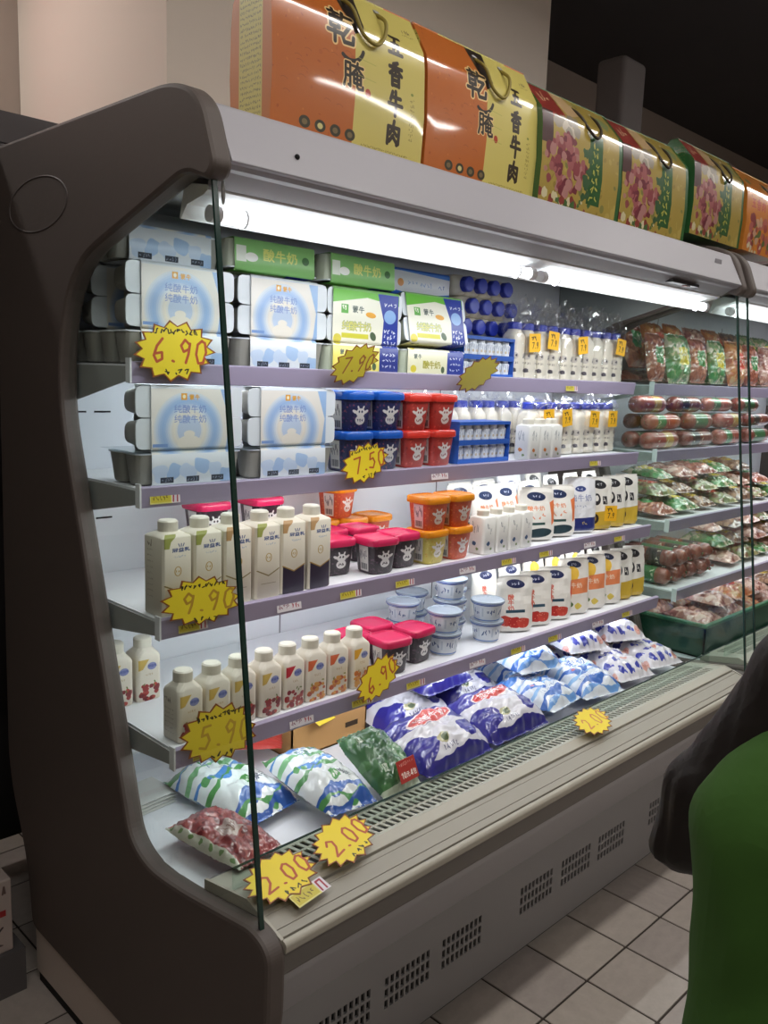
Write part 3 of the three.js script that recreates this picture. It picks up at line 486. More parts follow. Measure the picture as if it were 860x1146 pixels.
// --- cartons with screw caps
function cartonGeo(w, h, sh) { const r = w / 2; return loft([[0, r - 0.002, r - 0.002, 9], [0.003, r, r, 9], [h, r, r, 9], [h + 0.003, r - 0.002, r - 0.002, 8], [h + sh, w * 0.3, w * 0.3, 3]], 32); }
const ribCap = (r, y, h) => loft([[y, r, r, 2], [y + h - 0.003, r, r, 2], [y + h, r - 0.003, r - 0.003, 2], [y + h + 0.0005, r - 0.008, r - 0.008, 2]], 24);
function tallArt(purple, corner) {
  return (g, w, h) => {
    fill(g, '#e0d8c8', 0, 0, w, h);
    for (const u of [0.25, 0.5, 0.75, 0]) {
      const x0 = w * (u - 0.125), fw = w * 0.25, cx = w * u; if (u === 0.25) { scribble(g, x0 + fw * 0.2, h * 0.08, fw * 0.25, h * 0.1, 2, '#6a5a4a', 3); for (let i = 0; i < 9; i++) scribble(g, x0 + fw * 0.2, h * (0.2 + 0.07 * i), fw * 0.3, h * 0.02, 4, '#a39888', 2); continue; }
      poly(g, corner, [[x0 + 4, h * 0.02], [x0 + fw * 0.5, h * 0.02], [x0 + fw * 0.26, h * 0.1], [x0 + fw * 0.2, h * 0.18], [x0 + 4, h * 0.18]]);
      for (let i = -1; i < 2; i++) { g.strokeStyle = '#3c4a78'; g.lineWidth = 4; g.beginPath(); g.moveTo(cx + fw * (0.12 + i * 0.1), h * 0.13); g.lineTo(cx + fw * (0.12 + i * 0.06), h * 0.165); g.stroke(); }
      word(g, '冠益乳', cx - fw * 0.2, h * 0.18, fw * 0.2, '#3c4a78', 0.15); scribble(g, cx - fw * 0.12, h * 0.27, fw * 0.4, h * 0.025, 6, '#9aa6bb', 2);
      g.strokeStyle = '#b08d3e'; g.lineWidth = 4; g.beginPath(); g.ellipse(cx, h * 0.46, fw * 0.11, h * 0.055, 0, 0, 6.29); g.stroke(); scribble(g, cx - fw * 0.07, h * 0.44, fw * 0.14, h * 0.04, 2, '#b08d3e', 3);
      if (purple) poly(g, '#31243f', [[x0 + 6, h * 0.62], [cx, h * 0.7], [x0 + fw - 6, h * 0.62], [x0 + fw - 6, h], [x0 + 6, h]]);
      g.lineWidth = 7; g.strokeStyle = purple ? '#b08d3e' : '#8d7a4a'; g.beginPath(); g.moveTo(x0 + 6, h * 0.62); g.lineTo(cx, h * 0.7); g.lineTo(x0 + fw - 6, h * 0.62); g.stroke();
      if (!purple) { g.lineWidth = 3; g.beginPath(); g.moveTo(x0 + fw * 0.2, h * 0.8); g.lineTo(x0 + fw * 0.8, h * 0.8); g.stroke(); }
    }
  };
}
function cartonKind(body, geo, capGeo, category) { const o = new THREE.Group(); mesh('carton', geo, body, o); mesh('cap', capGeo, M.cap, o); return kindOf(o, category); }
const tallGeo = cartonGeo(0.07, 0.158, 0.01), tallCap = ribCap(0.02, 0.166, 0.024);
K.tall = cartonKind(printed(canvas(512, 512, tallArt(false, '#8f9446')), 0.42), tallGeo, tallCap, 'milk carton');
K.tallTan = cartonKind(printed(canvas(512, 512, tallArt(false, '#b08a5c')), 0.42), tallGeo, tallCap, 'milk carton');
K.tallPurple = cartonKind(printed(canvas(512, 512, tallArt(true, '#b08a5c')), 0.42), tallGeo, tallCap, 'milk carton');
['tall', 'tall', 'tallTan', 'tall', 'tallPurple', 'tallPurple'].forEach((k, i) => place(K[k], 'milk_carton', i < 4 ? `cream screw cap carton on the third shelf, ${ORD[i]} from the black panel` : `tall carton with a dark purple base on the third shelf, ${i === 4 ? 'left' : 'right'} of the pair`, [0.886 + i * 0.0752, S[2], -1.488 + rr(-0.003, 0.003)], [0, rr(-0.05, 0.05), 0], 'tall cartons on the third shelf'));
const smallGeo = loft([[0, 0.028, 0.028, 8], [0.003, 0.03, 0.03, 8], [0.1, 0.03, 0.03, 8], [0.106, 0.0285, 0.0285, 6], [0.112, 0.024, 0.024, 3.5], [0.118, 0.02, 0.02, 2.4], [0.121, 0.019, 0.019, 2]], 32);
const smallCap = ribCap(0.02, 0.12, 0.022);
const smallArt = (corner, fruit, leaf) => (g, w, h) => {
  fill(g, '#dcd4c6', 0, 0, w, h);
  for (const u of [0.5, 0.75, 1, 0]) {
    const x0 = w * (u - 0.125), fw = w * 0.25, cx = w * u;
    poly(g, corner, [[x0 + 4, h * 0.2], [x0 + fw * 0.5, h * 0.2], [x0 + fw * 0.22, h * 0.38], [x0 + 4, h * 0.4]]);
    oval(g, cx + fw * 0.12, h * 0.34, fw * 0.2, h * 0.07, '#7f86b4'); word(g, '冠益乳', cx - fw * 0.05, h * 0.31, fw * 0.12, '#4a5590', 0.14);
    for (let i = 0; i < 26; i++) blob(g, x0 + fw * rr(0.1, 0.9), h * rr(0.68, 0.98), rr(8, 18), fruit[i % fruit.length], 0.2, 8);
    for (let i = 0; i < 3; i++) oval(g, x0 + fw * rr(0.2, 0.8), h * rr(0.6, 0.72), 9, 4, leaf, rnd() * 3);
    scribble(g, cx - fw * 0.15, h * 0.46, fw * 0.3, h * 0.06, 4, '#b39a72', 2);
  }
  scribble(g, w * 0.16, h * 0.25, w * 0.1, h * 0.12, 4, '#6a6058', 3); for (let i = 0; i < 6; i++) scribble(g, w * 0.16, h * (0.44 + 0.08 * i), w * 0.14, h * 0.03, 6, '#a09688', 2);
};
K.smallA = cartonKind(printed(canvas(512, 320, smallArt('#c3a557', ['#9c2f30', '#7c2428', '#b8483c'], '#6a7a3c')), 0.42), smallGeo, smallCap, 'yogurt bottle');
K.smallB = cartonKind(printed(canvas(512, 320, smallArt('#b5303c', ['#8c2430', '#a33a3a', '#b85a48'], '#6a7a3c')), 0.42), smallGeo, smallCap, 'yogurt bottle');
K.smallC = cartonKind(printed(canvas(512, 320, smallArt('#c8603c', ['#c9783c', '#d89a4a', '#b8583a'], '#8a8a3c')), 0.42), smallGeo, smallCap, 'yogurt bottle');
K.smallD = cartonKind(printed(canvas(512, 320, smallArt('#d09a34', ['#cf7a34', '#e0a040'], '#b58a34')), 0.42), smallGeo, smallCap, 'yogurt bottle');
['smallA', 'smallA', 'smallA', 'smallA', 'smallB', 'smallC', 'smallC', 'smallD'].forEach((k, i) => place(K[k], 'yogurt_bottle', `${['gold', 'gold', 'gold', 'gold', 'crimson', 'orange', 'orange', 'amber'][i]} cornered capped bottle, ${ORD[i]} from the left in the fourth shelf front row`, [0.89 + i * 0.0672, S[3], -1.44 + rr(-0.003, 0.003)], [0, rr(-0.06, 0.06), 0], 'capped bottles on the fourth shelf'));
[[0.868, 'half hidden by the black panel'], [0.936, 'wholly seen']].forEach(([x, w]) => place(K.smallA, 'yogurt_bottle', `capped bottle standing at the rear of the fourth shelf, ${w}`, [x, S[3], -1.68], [0, 0, 0], 'capped bottles on the fourth shelf'));
// slim white bottles on shelves two and three
const slimGeo = loft([[0, 0.0265, 0.0265, 8], [0.003, 0.0285, 0.0285, 8], [0.1, 0.0285, 0.0285, 8], [0.104, 0.027, 0.027, 6], [0.108, 0.02, 0.02, 3]], 32), slimCap = ribCap(0.0175, 0.107, 0.018);
const slimArt = (dot) => (g, w, h) => { fill(g, '#e3e1dc', 0, 0, w, h); for (const u of [0.25, 0.5, 0.75, 1, 0]) { const x0 = w * (u - 0.09); scribble(g, x0 + 12, h * 0.12, 30, h * 0.34, 2, '#5b5f66', 3); scribble(g, x0 + 50, h * 0.2, 22, h * 0.3, 2, '#8a8e94', 3); blob(g, x0 + 34, h * 0.72, 18, dot, 0.25); blob(g, x0 + 62, h * 0.86, 12, '#7b8f5c', 0.25); } };
K.slimA = cartonKind(printed(canvas(512, 320, slimArt('#cf7a34')), 0.45), slimGeo, slimCap, 'yogurt bottle');
K.slimB = cartonKind(printed(canvas(512, 320, slimArt('#2f4f78')), 0.45), slimGeo, slimCap, 'yogurt bottle');
for (let i = 0; i < 3; i++) place(K.slimA, 'yogurt_bottle', `small white capped bottle on the second shelf, ${ORD[i]} of three before the bagged bottles`, [2.172 + i * 0.061, S[1], -1.547], [0, rr(-0.05, 0.05), 0], 'white bottles on the second shelf');
for (let i = 0; i < 4; i++) place(K.slimB, 'yogurt_bottle', `small white capped bottle on the third shelf, ${ORD[i]} of four beside the orange tubs`, [1.9 + i * 0.0605, S[2], -1.49], [0, rr(-0.05, 0.05), 0], 'white bottles on the third shelf');
// --- blue trays of small pots
{
  const potGeo = loft([[0, 0.0165, 0.0165, 3], [0.03, 0.019, 0.019, 3], [0.034, 0.0155, 0.0155, 2.4], [0.037, 0.0175, 0.0175, 2], [0.043, 0.0175, 0.0175, 2]], 18);
  const potMat = printed(canvas(256, 64, (g, w, h) => { fill(g, '#dfe2e6', 0, 0, w, h); for (let i = 0; i < 8; i++) { scribble(g, i * 32, 12, 28, 34, 3, '#8d97ad', 3); oval(g, i * 32 + 16, 48, 9, 6, '#c9b9a0'); } }), 0.4);
  const blue = mat('#2f62bf', 0.4), blueD = mat('#2a55a8', 0.4);
  const o = new THREE.Group(), W = 0.236, D = 0.1;
  mesh('tray', merge([span(-W / 2, W / 2, 0, 0.012, -D / 2, D / 2), span(-W / 2, W / 2, 0.012, 0.116, -D / 2, -D / 2 + 0.002), span(-W / 2, -W / 2 + 0.002, 0.012, 0.116, -D / 2, D / 2), span(W / 2 - 0.002, W / 2, 0.012, 0.116, -D / 2, D / 2)]), blue, o);
  mesh('middle_band', span(-W / 2, W / 2, 0.052, 0.066, -D / 2, D / 2 + 0.001), blueD, o); mesh('top_band', span(-W / 2, W / 2, 0.109, 0.118, -D / 2, D / 2 + 0.001), blueD, o);
  for (let t = 0; t < 2; t++) for (let r = 0; r < 2; r++) for (let i = 0; i < 6; i++) { const p = mesh('pot', potGeo, potMat, o); p.position.set((i - 2.5) * 0.0385, t ? 0.0662 : 0.0122, r ? -0.022 : 0.024); }
  K.tray = kindOf(o, 'drink tray');
  place(K.tray, 'drink_tray', 'blue tray of small pots on the top shelf, between green packs and bagged bottles', [2.006, S[0], -1.63], [0, 0, 0], 'blue trays');
  place(K.tray, 'drink_tray', 'blue tray of small pots on the second shelf, beside the red tubs', [1.962, S[1], -1.596], [0, 0, 0], 'blue trays');
  place(K.tray, 'drink_tray', 'blue tray seen by its side behind the last green pack, top shelf', [2.088, S[0], -1.79], [0, 0, 0], 'blue trays');
}
// --- milk bottles in clear bags
const bottleGeo = loft([[0, 0.027, 0.027, 4], [0.004, 0.03, 0.03, 4], [0.118, 0.03, 0.03, 4], [0.13, 0.0285, 0.0285, 3.4], [0.142, 0.022, 0.022, 2.4], [0.15, 0.019, 0.019, 2]], 22);
const bottleMat = printed(canvas(256, 256, (g, w, h) => { fill(g, '#e8e1d2', 0, 0, w, h); for (let i = 0; i < 4; i++) { oval(g, 32 + i * 64, 138, 20, 18, '#c9c2ba'); scribble(g, 14 + i * 64, 126, 36, 24, 2, '#4d4a52', 5); scribble(g, 14 + i * 64, 168, 40, 14, 4, '#9c948a', 3); blob(g, 32 + i * 64, 212, 12, '#55505a', 0.3); } }), 0.38);
const bottleCap = ribCap(0.023, 0.149, 0.021);
const stickerMat = printed(canvas(128, 128, (g, w, h) => { fill(g, '#f0b61c', 0, 0, w, h); scribble(g, 24, 18, 60, 34, 2, '#4a3412', 7); hand(g, '7.9', 30, 58, 46, '#4a3412', 0.14); }), 0.6);
const bottleProto = new THREE.Group(); mesh('bottle', bottleGeo, bottleMat, bottleProto); mesh('cap', bottleCap, M.blueCap, bottleProto);
K.bottle = kindOf(bottleProto, 'milk bottle');
function bagGeo(w, d, h, top, s) {                                    // crinkled film, gathered above the caps
  const rings = [], n = 44, g = loft((() => { for (let j = 0; j <= 16; j++) { const t = j / 16, y = t * (h + top); const k = y < h ? 1 : 1 - 0.55 * ((y - h) / top); rings.push([y, w / 2 * (y < h ? 1 : 1 - 0.1 * (y - h) / top), d / 2 * k, 5]); } return rings; })(), n, 180, true, false);
  const p = g.attributes.position;
  for (let i = 0; i < p.count; i++) {
    const x = p.getX(i), y = p.getY(i), z = p.getZ(i), a = y > h * 0.85 ? 0.026 : y > 0.01 ? 0.005 : 0.0005, f = y > h * 0.85 ? 62 : 34;
    p.setXYZ(i, x + Math.min(a, 0.009) * noise(x * f + s, y * f, z * f), y + (y > h ? 0.03 * noise(x * 38 + s, 3, z * 38) * (y - h) / top : 0), z + a * noise(x * f, y * f + s, z * f + 9) + (y < h * 0.8 ? Math.max(0, 0) : 0));
  }
  g.computeVertexNormals(); return g;
}
function twinKind(s, sticker, top = 0.07) {
  const o = new THREE.Group();
  for (const x of [-0.031, 0.031]) { const b = mesh('bottle', bottleGeo, bottleMat, o); b.position.set(x, 0.002, 0); mesh('cap', bottleCap, M.blueCap, b); }
  mesh('bag', bagGeo(0.122, 0.066, 0.172, top, s), M.film, o);
  if (sticker) { const k = mesh('price_sticker', rbox(0.058, 0.056, 0.001, 0.0004, 0, 0, 0, 1), stickerMat, o); k.position.set(sticker, 0.112 + 0.006 * (s % 3), 0.0435); k.rotation.z = 0.06 * ((s % 5) - 2); }
  return kindOf(o, 'milk pack');
}
{
  const T = [twinKind(3, 0.02), twinKind(11, -0.012), twinKind(19, 0.028), twinKind(27, 0), twinKind(35, 0.012)], T2 = [twinKind(41, 0), twinKind(47, 0)], TS = [twinKind(53, 0.02, 0.022), twinKind(59, -0.01, 0.022), twinKind(61, 0.025, 0.022), twinKind(67, 0.01, 0.022), twinKind(71, 0, 0.022)];
  [2.192, 2.324, 2.455, 2.585, 2.713].forEach((x, i) => {
    place(T[i], 'milk_twin_pack', `bagged pair of blue capped bottles with yellow sticker, ${ORD[i]} from the tray, top shelf`, [x, S[0], -1.612], [0, rr(-0.02, 0.02), 0], 'bagged bottles on the top shelf');
    if (i) place(T2[i % 2], 'milk_twin_pack', `bagged pair of blue capped bottles in the second row, ${ORD[i - 1]} from the left, top shelf`, [x, S[0], -1.725], [0, 0, 0], 'bagged bottles on the top shelf');
  });
  [2.305, 2.44, 2.575, 2.71].forEach((x, i) => place(TS[i], 'milk_twin_pack', `bagged pair of blue capped bottles with yellow sticker, ${ORD[i]} on the second shelf`, [x, S[1], -1.62], [0, rr(-0.02, 0.02), 0], 'bagged bottles on the second shelf'));
  [1.9, 2.037, 2.174, 2.311].forEach((x, i) => place(TS[4], 'milk_twin_pack', `bagged pair of blue capped bottles in the second row, ${ORD[i]} from the left, second shelf`, [x, S[1], -1.735], [0, 0, 0], 'bagged bottles on the second shelf'));
  // bottles lying with their caps to the aisle
  const rowsL = [[2.0, 2, 4], [2.03, 2, 4]];
  let n = 0; 
  for (let t = 0; t < 3; t++) for (let i = 0; i < 4; i++) place(K.bottle, 'milk_bottle', `milk bottle lying with its blue cap forward above the blue tray, ${['lower', 'middle', 'upper'][t]} layer, ${ORD[i]}`, [1.998 + i * 0.063 + (t % 2) * 0.028, S[0] + 0.1505 + t * 0.0605, -1.83], [Math.PI / 2, 0, 0], 'bottles lying on the blue trays');
}
// --- round clear cups of plain yogurt
{
  const t = canvas(512, 128, (g, w, h) => { fill(g, '#d4dae2', 0, 0, w, h); fill(g, '#3d5aa6', 0, 6, w, 7); fill(g, '#6d87c0', 0, h - 16, w, 8); for (let i = 0; i < 6; i++) { scribble(g, 14 + i * 86, 36, 54, 44, 3, '#5a6a90', 5); fill(g, '#b7c1cf', 74 + i * 86, 30, 10, 60); } });
  const o = new THREE.Group();
  mesh('cup', loft([[0, 0.034, 0.034], [0.003, 0.036, 0.036], [0.048, 0.042, 0.042], [0.05, 0.046, 0.046], [0.054, 0.046, 0.046]], 32), printed(t, 0.22), o);
  mesh('lid', loft([[0.054, 0.0485, 0.0485], [0.06, 0.0485, 0.0485], [0.061, 0.0455, 0.0455], [0.0585, 0.044, 0.044], [0.0585, 0.02, 0.02]], 32), mat('#c5d0dd', 0.14, { transmission: 0.35, thickness: 0 }), o);
  mesh('lid_ring', loft([[0.0535, 0.0475, 0.0475], [0.0535, 0.049, 0.049], [0.0555, 0.0492, 0.0492]], 32, 38, false, false), mat('#4a5fa0', 0.3), o);
  K.clear = kindOf(o, 'yogurt cup');
  const st = [[1.72, -1.462, 2, 'at the front left'], [1.825, -1.535, 3, 'tallest'], [1.905, -1.46, 2, 'beside the first pouch'], [1.7, -1.6, 2, 'at the rear left'], [1.93, -1.62, 2, 'at the rear right'], [1.8, -1.66, 2, 'farthest back']];
  for (const [x, z, n, w] of st) for (let k = 0; k < n; k++) place(K.clear, 'yogurt_cup', `clear blue rimmed yogurt cup in the stack ${w}, ${n === 3 ? ['bottom', 'middle', 'top'][k] : ['lower', 'upper'][k]} one`, [x, S[3] + k * 0.0595, z], [0, rr(-3, 3), 0], 'clear cups on the fourth shelf');
}
// --- stand-up pouches
function pouchGeo(w, h, d, s) {
  const rings = []; for (let j = 0; j <= 14; j++) { const t = j / 14; const k = t < 0.06 ? 0.86 + t * 2.3 : 1; rings.push([t * h, w / 2 * k * (1 - 0.1 * Math.max(0, t - 0.5)), Math.max(0.0012, d / 2 * (t < 0.06 ? 0.8 + 3 * t : Math.cos((t - 0.06) / 0.94 * 1.55) ** 0.75)), 2.6]); }
  const g = loft(rings, 40, 180), p = g.attributes.position;
  for (let i = 0; i < p.count; i++) { const x = p.getX(i), y = p.getY(i), z = p.getZ(i), t = y / h; const k = t > 0.03 && t < 0.95 ? 1 : 0.15; p.setZ(i, z + k * 0.0032 * noise(x * 42 + s, y * 30, 4) + 0.006 * t * noise(s, t * 2)); if (t > 0.9) p.setY(i, y - 0.008 * (Math.abs(x) / (w / 2)) ** 4); }
  g.computeVertexNormals(); return g;
}
function pouchKind(art, w, h, d, s) { const o = new THREE.Group(); mesh('pouch_body', pouchGeo(w, h, d, s), printed(canvas(512, 384, art), 0.3), o); mesh('top_seal', rbox(w * 0.86, 0.008, 0.0022, 0.0008, 0, h - 0.0005, 0, 1), mat('#dcd9d4', 0.35), o); return kindOf(o, 'drink pouch'); }
const pouchBase = (g, w, h, col = '#ebe7e0') => { fill(g, col, 0, 0, w, h); for (let i = 0; i < 12; i++) scribble(g, 8, h * (0.2 + 0.06 * i), 96, 6, 9, '#a9a49c', 2); for (let i = 0; i < 12; i++) scribble(g, w - 104, h * (0.2 + 0.06 * i), 96, 6, 9, '#a9a49c', 2); };
const artBerry = (g, w, h) => { pouchBase(g, w, h); oval(g, w * 0.5, h * 0.13, 62, 30, '#262f5e', 0.1); scribble(g, w * 0.44, h * 0.1, 60, 22, 3, '#cdd2e6', 4); poly(g, '#d85a44', [[w * 0.72, h * 0.25], [w * 0.76, h * 0.4], [w * 0.74, h * 0.75], [w * 0.69, h * 0.5]]); word(g, '酸牛奶', w * 0.4, h * 0.32, 38, '#d8604c', 0.12, true, 1.02); fill(g, '#2c4a5c', w * 0.38, h * 0.6, w * 0.22, 20); for (let i = 0; i < 3; i++) { blob(g, w * (0.38 + 0.1 * i), h * rr(0.8, 0.88), 40, i % 2 ? '#b8322e' : '#c9483c', 0.15); } speckle(g, 1, 1, 0, ['#fff'], 1, 2); for (let i = 0; i < 24; i++) oval(g, w * rr(0.34, 0.62), h * rr(0.76, 0.94), 2, 3, '#e8a890'); };
const artCarrot = (g, w, h) => { pouchBase(g, w, h); oval(g, w * 0.48, h * 0.16, 66, 32, '#27365c', 0.12); scribble(g, w * 0.42, h * 0.13, 64, 22, 3, '#d3d8ea', 4); poly(g, '#e07a48', [[w * 0.66, h * 0.28], [w * 0.74, h * 0.22], [w * 0.73, h * 0.62], [w * 0.66, h * 0.72]]); word(g, '酸牛奶', w * 0.36, h * 0.34, 36, '#dd8a62', 0.12); scribble(g, w * 0.34, h * 0.48, 130, 44, 4, '#e0906c', 6); fill(g, '#2b4a46', w * 0.4, h * 0.66, 90, 18); oval(g, w * 0.5, h * 0.86, 84, 34, '#2c4048', -0.1); blob(g, w * 0.38, h * 0.8, 16, '#4f6b3c', 0.2); };
const artBlue = (g, w, h) => { pouchBase(g, w, h, '#dfdfe3'); oval(g, w * 0.5, h * 0.2, 40, 20, '#2f3f7c'); scribble(g, w * 0.45, h * 0.18, 46, 16, 3, '#e8eaf4', 3); word(g, '纯牛奶', w * 0.34, h * 0.3, 50, '#8d93b4', 0.1); scribble(g, w * 0.36, h * 0.5, 110, 18, 6, '#9da2b8', 3); poly(g, '#27306e', [[w * 0.27, h * 0.82], [w * 0.4, h * 0.74], [w * 0.72, h * 0.72], [w * 0.72, h * 0.97], [w * 0.32, h * 0.97]]); scribble(g, w * 0.5, h * 0.8, 40, 24, 2, '#b9a860', 4); };
const artBlack = (g, w, h) => { pouchBase(g, w, h, '#e0ddd6'); oval(g, w * 0.48, h * 0.13, 70, 32, '#1f2026', 0.12); scribble(g, w * 0.43, h * 0.1, 58, 20, 3, '#c9c9cc', 4); oval(g, w * 0.44, h * 0.42, 34, 44, '#2a2a30'); oval(g, w * 0.44, h * 0.4, 17, 22, '#dedad2'); fill(g, '#2a2a30', w * 0.54, h * 0.36, 40, 60); scribble(g, w * 0.55, h * 0.38, 32, 48, 2, '#dedad2', 5); poly(g, '#c9a83c', [[w * 0.27, h * 0.7], [w * 0.72, h * 0.62], [w * 0.74, h], [w * 0.27, h]]); oval(g, w * 0.4, h * 0.8, 40, 40, '#3a3028'); oval(g, w * 0.4, h * 0.8, 20, 20, '#b89a4a'); poly(g, '#26262c', [[w * 0.72, h * 0.16], [w * 0.76, h * 0.12], [w * 0.76, h * 0.7], [w * 0.73, h * 0.5]]); };
const artPeach = (g, w, h) => { pouchBase(g, w, h); oval(g, w * 0.5, h * 0.1, 56, 24, '#262f4e', 0.1); scribble(g, w * 0.45, h * 0.08, 50, 16, 3, '#cdd2e6', 4); blob(g, w * 0.46, h * 0.27, 54, '#efc24a', 0.12); poly(g, '#e88a5c', [[w * 0.3, h * 0.4], [w * 0.7, h * 0.34], [w * 0.68, h * 0.62], [w * 0.32, h * 0.66]]); word(g, '酸牛奶', w * 0.36, h * 0.43, 38, '#f3d9c4', 0.12); blob(g, w * 0.42, h * 0.82, 26, '#4f6f3a', 0.25); blob(g, w * 0.54, h * 0.86, 24, '#d8c05a', 0.2); };
K.pBerry = pouchKind(artBerry, 0.12, 0.162, 0.046, 2); K.pCarrot = pouchKind(artCarrot, 0.124, 0.16, 0.048, 7); K.pBlue = pouchKind(artBlue, 0.128, 0.178, 0.05, 13); K.pBlack = pouchKind(artBlack, 0.098, 0.172, 0.04, 19); K.pPeach = pouchKind(artPeach, 0.116, 0.176, 0.046, 23);
{
  const G3 = 'pouches on the third shelf', G4 = 'pouches on the fourth shelf';
  [['pCarrot', 2.195, -1.512, 'orange print pouch right of the small bottles'], ['pCarrot', 2.312, -1.512, 'orange print pouch beside the large blue and white pouch'], ['pBlue', 2.435, -1.512, 'large white pouch with navy base at the front'], ['pBlack', 2.552, -1.508, 'black marked pouch with a yellow sticker'], ['pBlack', 2.645, -1.508, 'black marked pouch, middle of three'], ['pBlack', 2.732, -1.508, 'black marked pouch nearest the sausage fridge']].forEach(([k, x, z, w], i) => place(K[k], 'drink_pouch', `${w}, third shelf`, [x, S[2] + 0.0035, z], [-0.05, rr(-0.05, 0.05) - (i > 2 ? 0.5 : 0.45), 0], G3));
  const st = single('price_sticker', rbox(0.046, 0.052, 0.001, 0.0004, 0, 0, 0, 1), stickerMat, 'yellow price sticker leaning on the black marked pouch, third shelf', 'price sticker', [2.545, S[2] + 0.062, -1.456], -0.5);
  [['pCarrot', 2.06, -1.6], ['pCarrot', 2.19, -1.62], ['pCarrot', 2.32, -1.62], ['pBlack', 2.445, -1.62], ['pBlack', 2.565, -1.62], ['pBlack', 2.685, -1.62]].forEach(([k, x, z], i) => place(K[k], 'drink_pouch', `pouch in the second row of the third shelf, ${ORD[i]} from the left`, [x, S[2] + 0.005, z], [-0.1, rr(-0.03, 0.03), 0], G3));
  [['pCarrot', 2.06, -1.7], ['pCarrot', 2.195, -1.71], ['pBlue', 2.33, -1.71], ['pBlack', 2.47, -1.71]].forEach(([k, x, z], i) => place(K[k], 'drink_pouch', `pouch in the rear row of the third shelf, ${ORD[i]} from the left`, [x, S[2] + 0.005, z], [-0.1, rr(-0.03, 0.03), 0], G3));
  [['pBerry', 2.035, -1.46, 'strawberry pouch beside the clear cups'], ['pBerry', 2.138, -1.46, 'strawberry pouch, second from the clear cups'], ['pBerry', 2.243, -1.46, 'strawberry pouch, third from the clear cups'], ['pPeach', 2.35, -1.46, 'peach print pouch, left of three'], ['pPeach', 2.452, -1.46, 'peach print pouch, middle of three'], ['pPeach', 2.552, -1.46, 'peach print pouch, right of three'], ['pBlack', 2.648, -1.46, 'black marked pouch, second from the right end'], ['pBlack', 2.733, -1.46, 'black marked pouch at the right end']].forEach(([k, x, z, w], i) => place(K[k], 'drink_pouch', `${w}, fourth shelf`, [x, S[3] + 0.0035, z], [-0.05, rr(-0.05, 0.05) - (i > 5 ? 0.5 : 0.5), 0], G4));
  [['pBerry', 2.05, -1.58], ['pBerry', 2.18, -1.58], ['pPeach', 2.31, -1.58], ['pPeach', 2.435, -1.58], ['pPeach', 2.56, -1.58], ['pBlack', 2.685, -1.58]].forEach(([k, x, z], i) => place(K[k], 'drink_pouch', `pouch in the second row of the fourth shelf, ${ORD[i]} from the left`, [x, S[3] + 0.004, z], [-0.08, rr(-0.03, 0.03), 0], G4));
}
// --- brown carton with a yellow tag on the deck
{
  const o = thing('cardboard_box', 'open brown cardboard box at the back of the bottom deck', 'box', [1.43, DECK + 0.001, -1.69]);
  const W = 0.26, D = 0.2, H = 0.1;
  mesh('box_body', merge([span(-W / 2, W / 2, 0, 0.004, -D / 2, D / 2), span(-W / 2, W / 2, 0, H, D / 2 - 0.004, D / 2), span(-W / 2, W / 2, 0, H, -D / 2, -D / 2 + 0.004), span(-W / 2, -W / 2 + 0.004, 0, H, -D / 2, D / 2), span(W / 2 - 0.004, W / 2, 0, H, -D / 2, D / 2)]), M.card, o);
  const f = mesh('flap', rbox(W, 0.004, 0.07, 0.001, 0, 0, 0.035, 1), M.cardIn, o); f.position.set(0, H, -D / 2); f.rotation.x = 0.5;
  mesh('hand_hole', rbox(0.045, 0.014, 0.002, 0.0008, 0.075, 0.045, D / 2 + 0.0004, 1), mat('#3a2814', 0.9), o);
  single('paper_tag', new THREE.PlaneGeometry(0.07, 0.045, 6, 1).rotateX(-1.1), mat('#e8c83a', 0.7), 'plain yellow paper tag folded over the brown box edge', 'tag', [1.385, DECK + 0.102, -1.576], 0.2);
}
// --- pillow bags of milk on the deck
function pillow(w, l, h, s, wr = 1) {
  const nu = 36, nv = 44, pos = [], uv = [], idx = [];
  for (const side of [1, -1]) {
    const base = pos.length / 3;
    for (let j = 0; j <= nv; j++) for (let i = 0; i <= nu; i++) {
      const u = i / nu * 2 - 1, v = j / nv * 2 - 1, av = Math.min(1, Math.abs(v) / 0.93), body = Math.max(0, 1 - Math.abs(u) ** 3.2) ** 0.62 * Math.max(0, 1 - av ** 3.4) ** 0.6;
      const neck = 1 - 0.1 * av ** 4 + 0.03 * noise(v * 2.4, s, 1);
      const wrk = wr * body * (0.011 * noise(u * 2.1 + s, v * 2.6, side) + 0.008 * noise(u * 5 + s, v * 6, 2) - 0.009 * Math.max(0, 0.35 - Math.abs(noise(u * 6 + v * 3, v * 5 + s, 5)) * 2.2)) + wr * 0.004 * (1 - body) * noise(u * 9 + s, v * 14, 8);
      pos.push(u * w / 2 * neck, side > 0 ? h * 0.72 * body + wrk : -h * 0.28 * body * (1 - 0.3 * body) + 0.2 * wrk, v * l / 2 + 0.006 * noise(u * 6 + s, v, 3));
      uv.push(side > 0 ? i / nu : 1 - i / nu, 1 - j / nv);
    }
    for (let j = 0; j < nv; j++) for (let i = 0; i < nu; i++) { const a = base + j * (nu + 1) + i, b = a + nu + 1; if (side > 0) idx.push(a, b, a + 1, a + 1, b, b + 1); else idx.push(a, a + 1, b, a + 1, b + 1, b); }
  }
  const g = new THREE.BufferGeometry(); g.setAttribute('position', new THREE.Float32BufferAttribute(pos, 3)); g.setAttribute('uv', new THREE.Float32BufferAttribute(uv, 2)); g.setIndex(idx); g.computeVertexNormals();
  return g.translate(0, h * 0.28, 0);
}
const gloss = (map, c = 0.9) => printed(map, 0.34, { clearcoat: c, clearcoatRoughness: 0.12 });
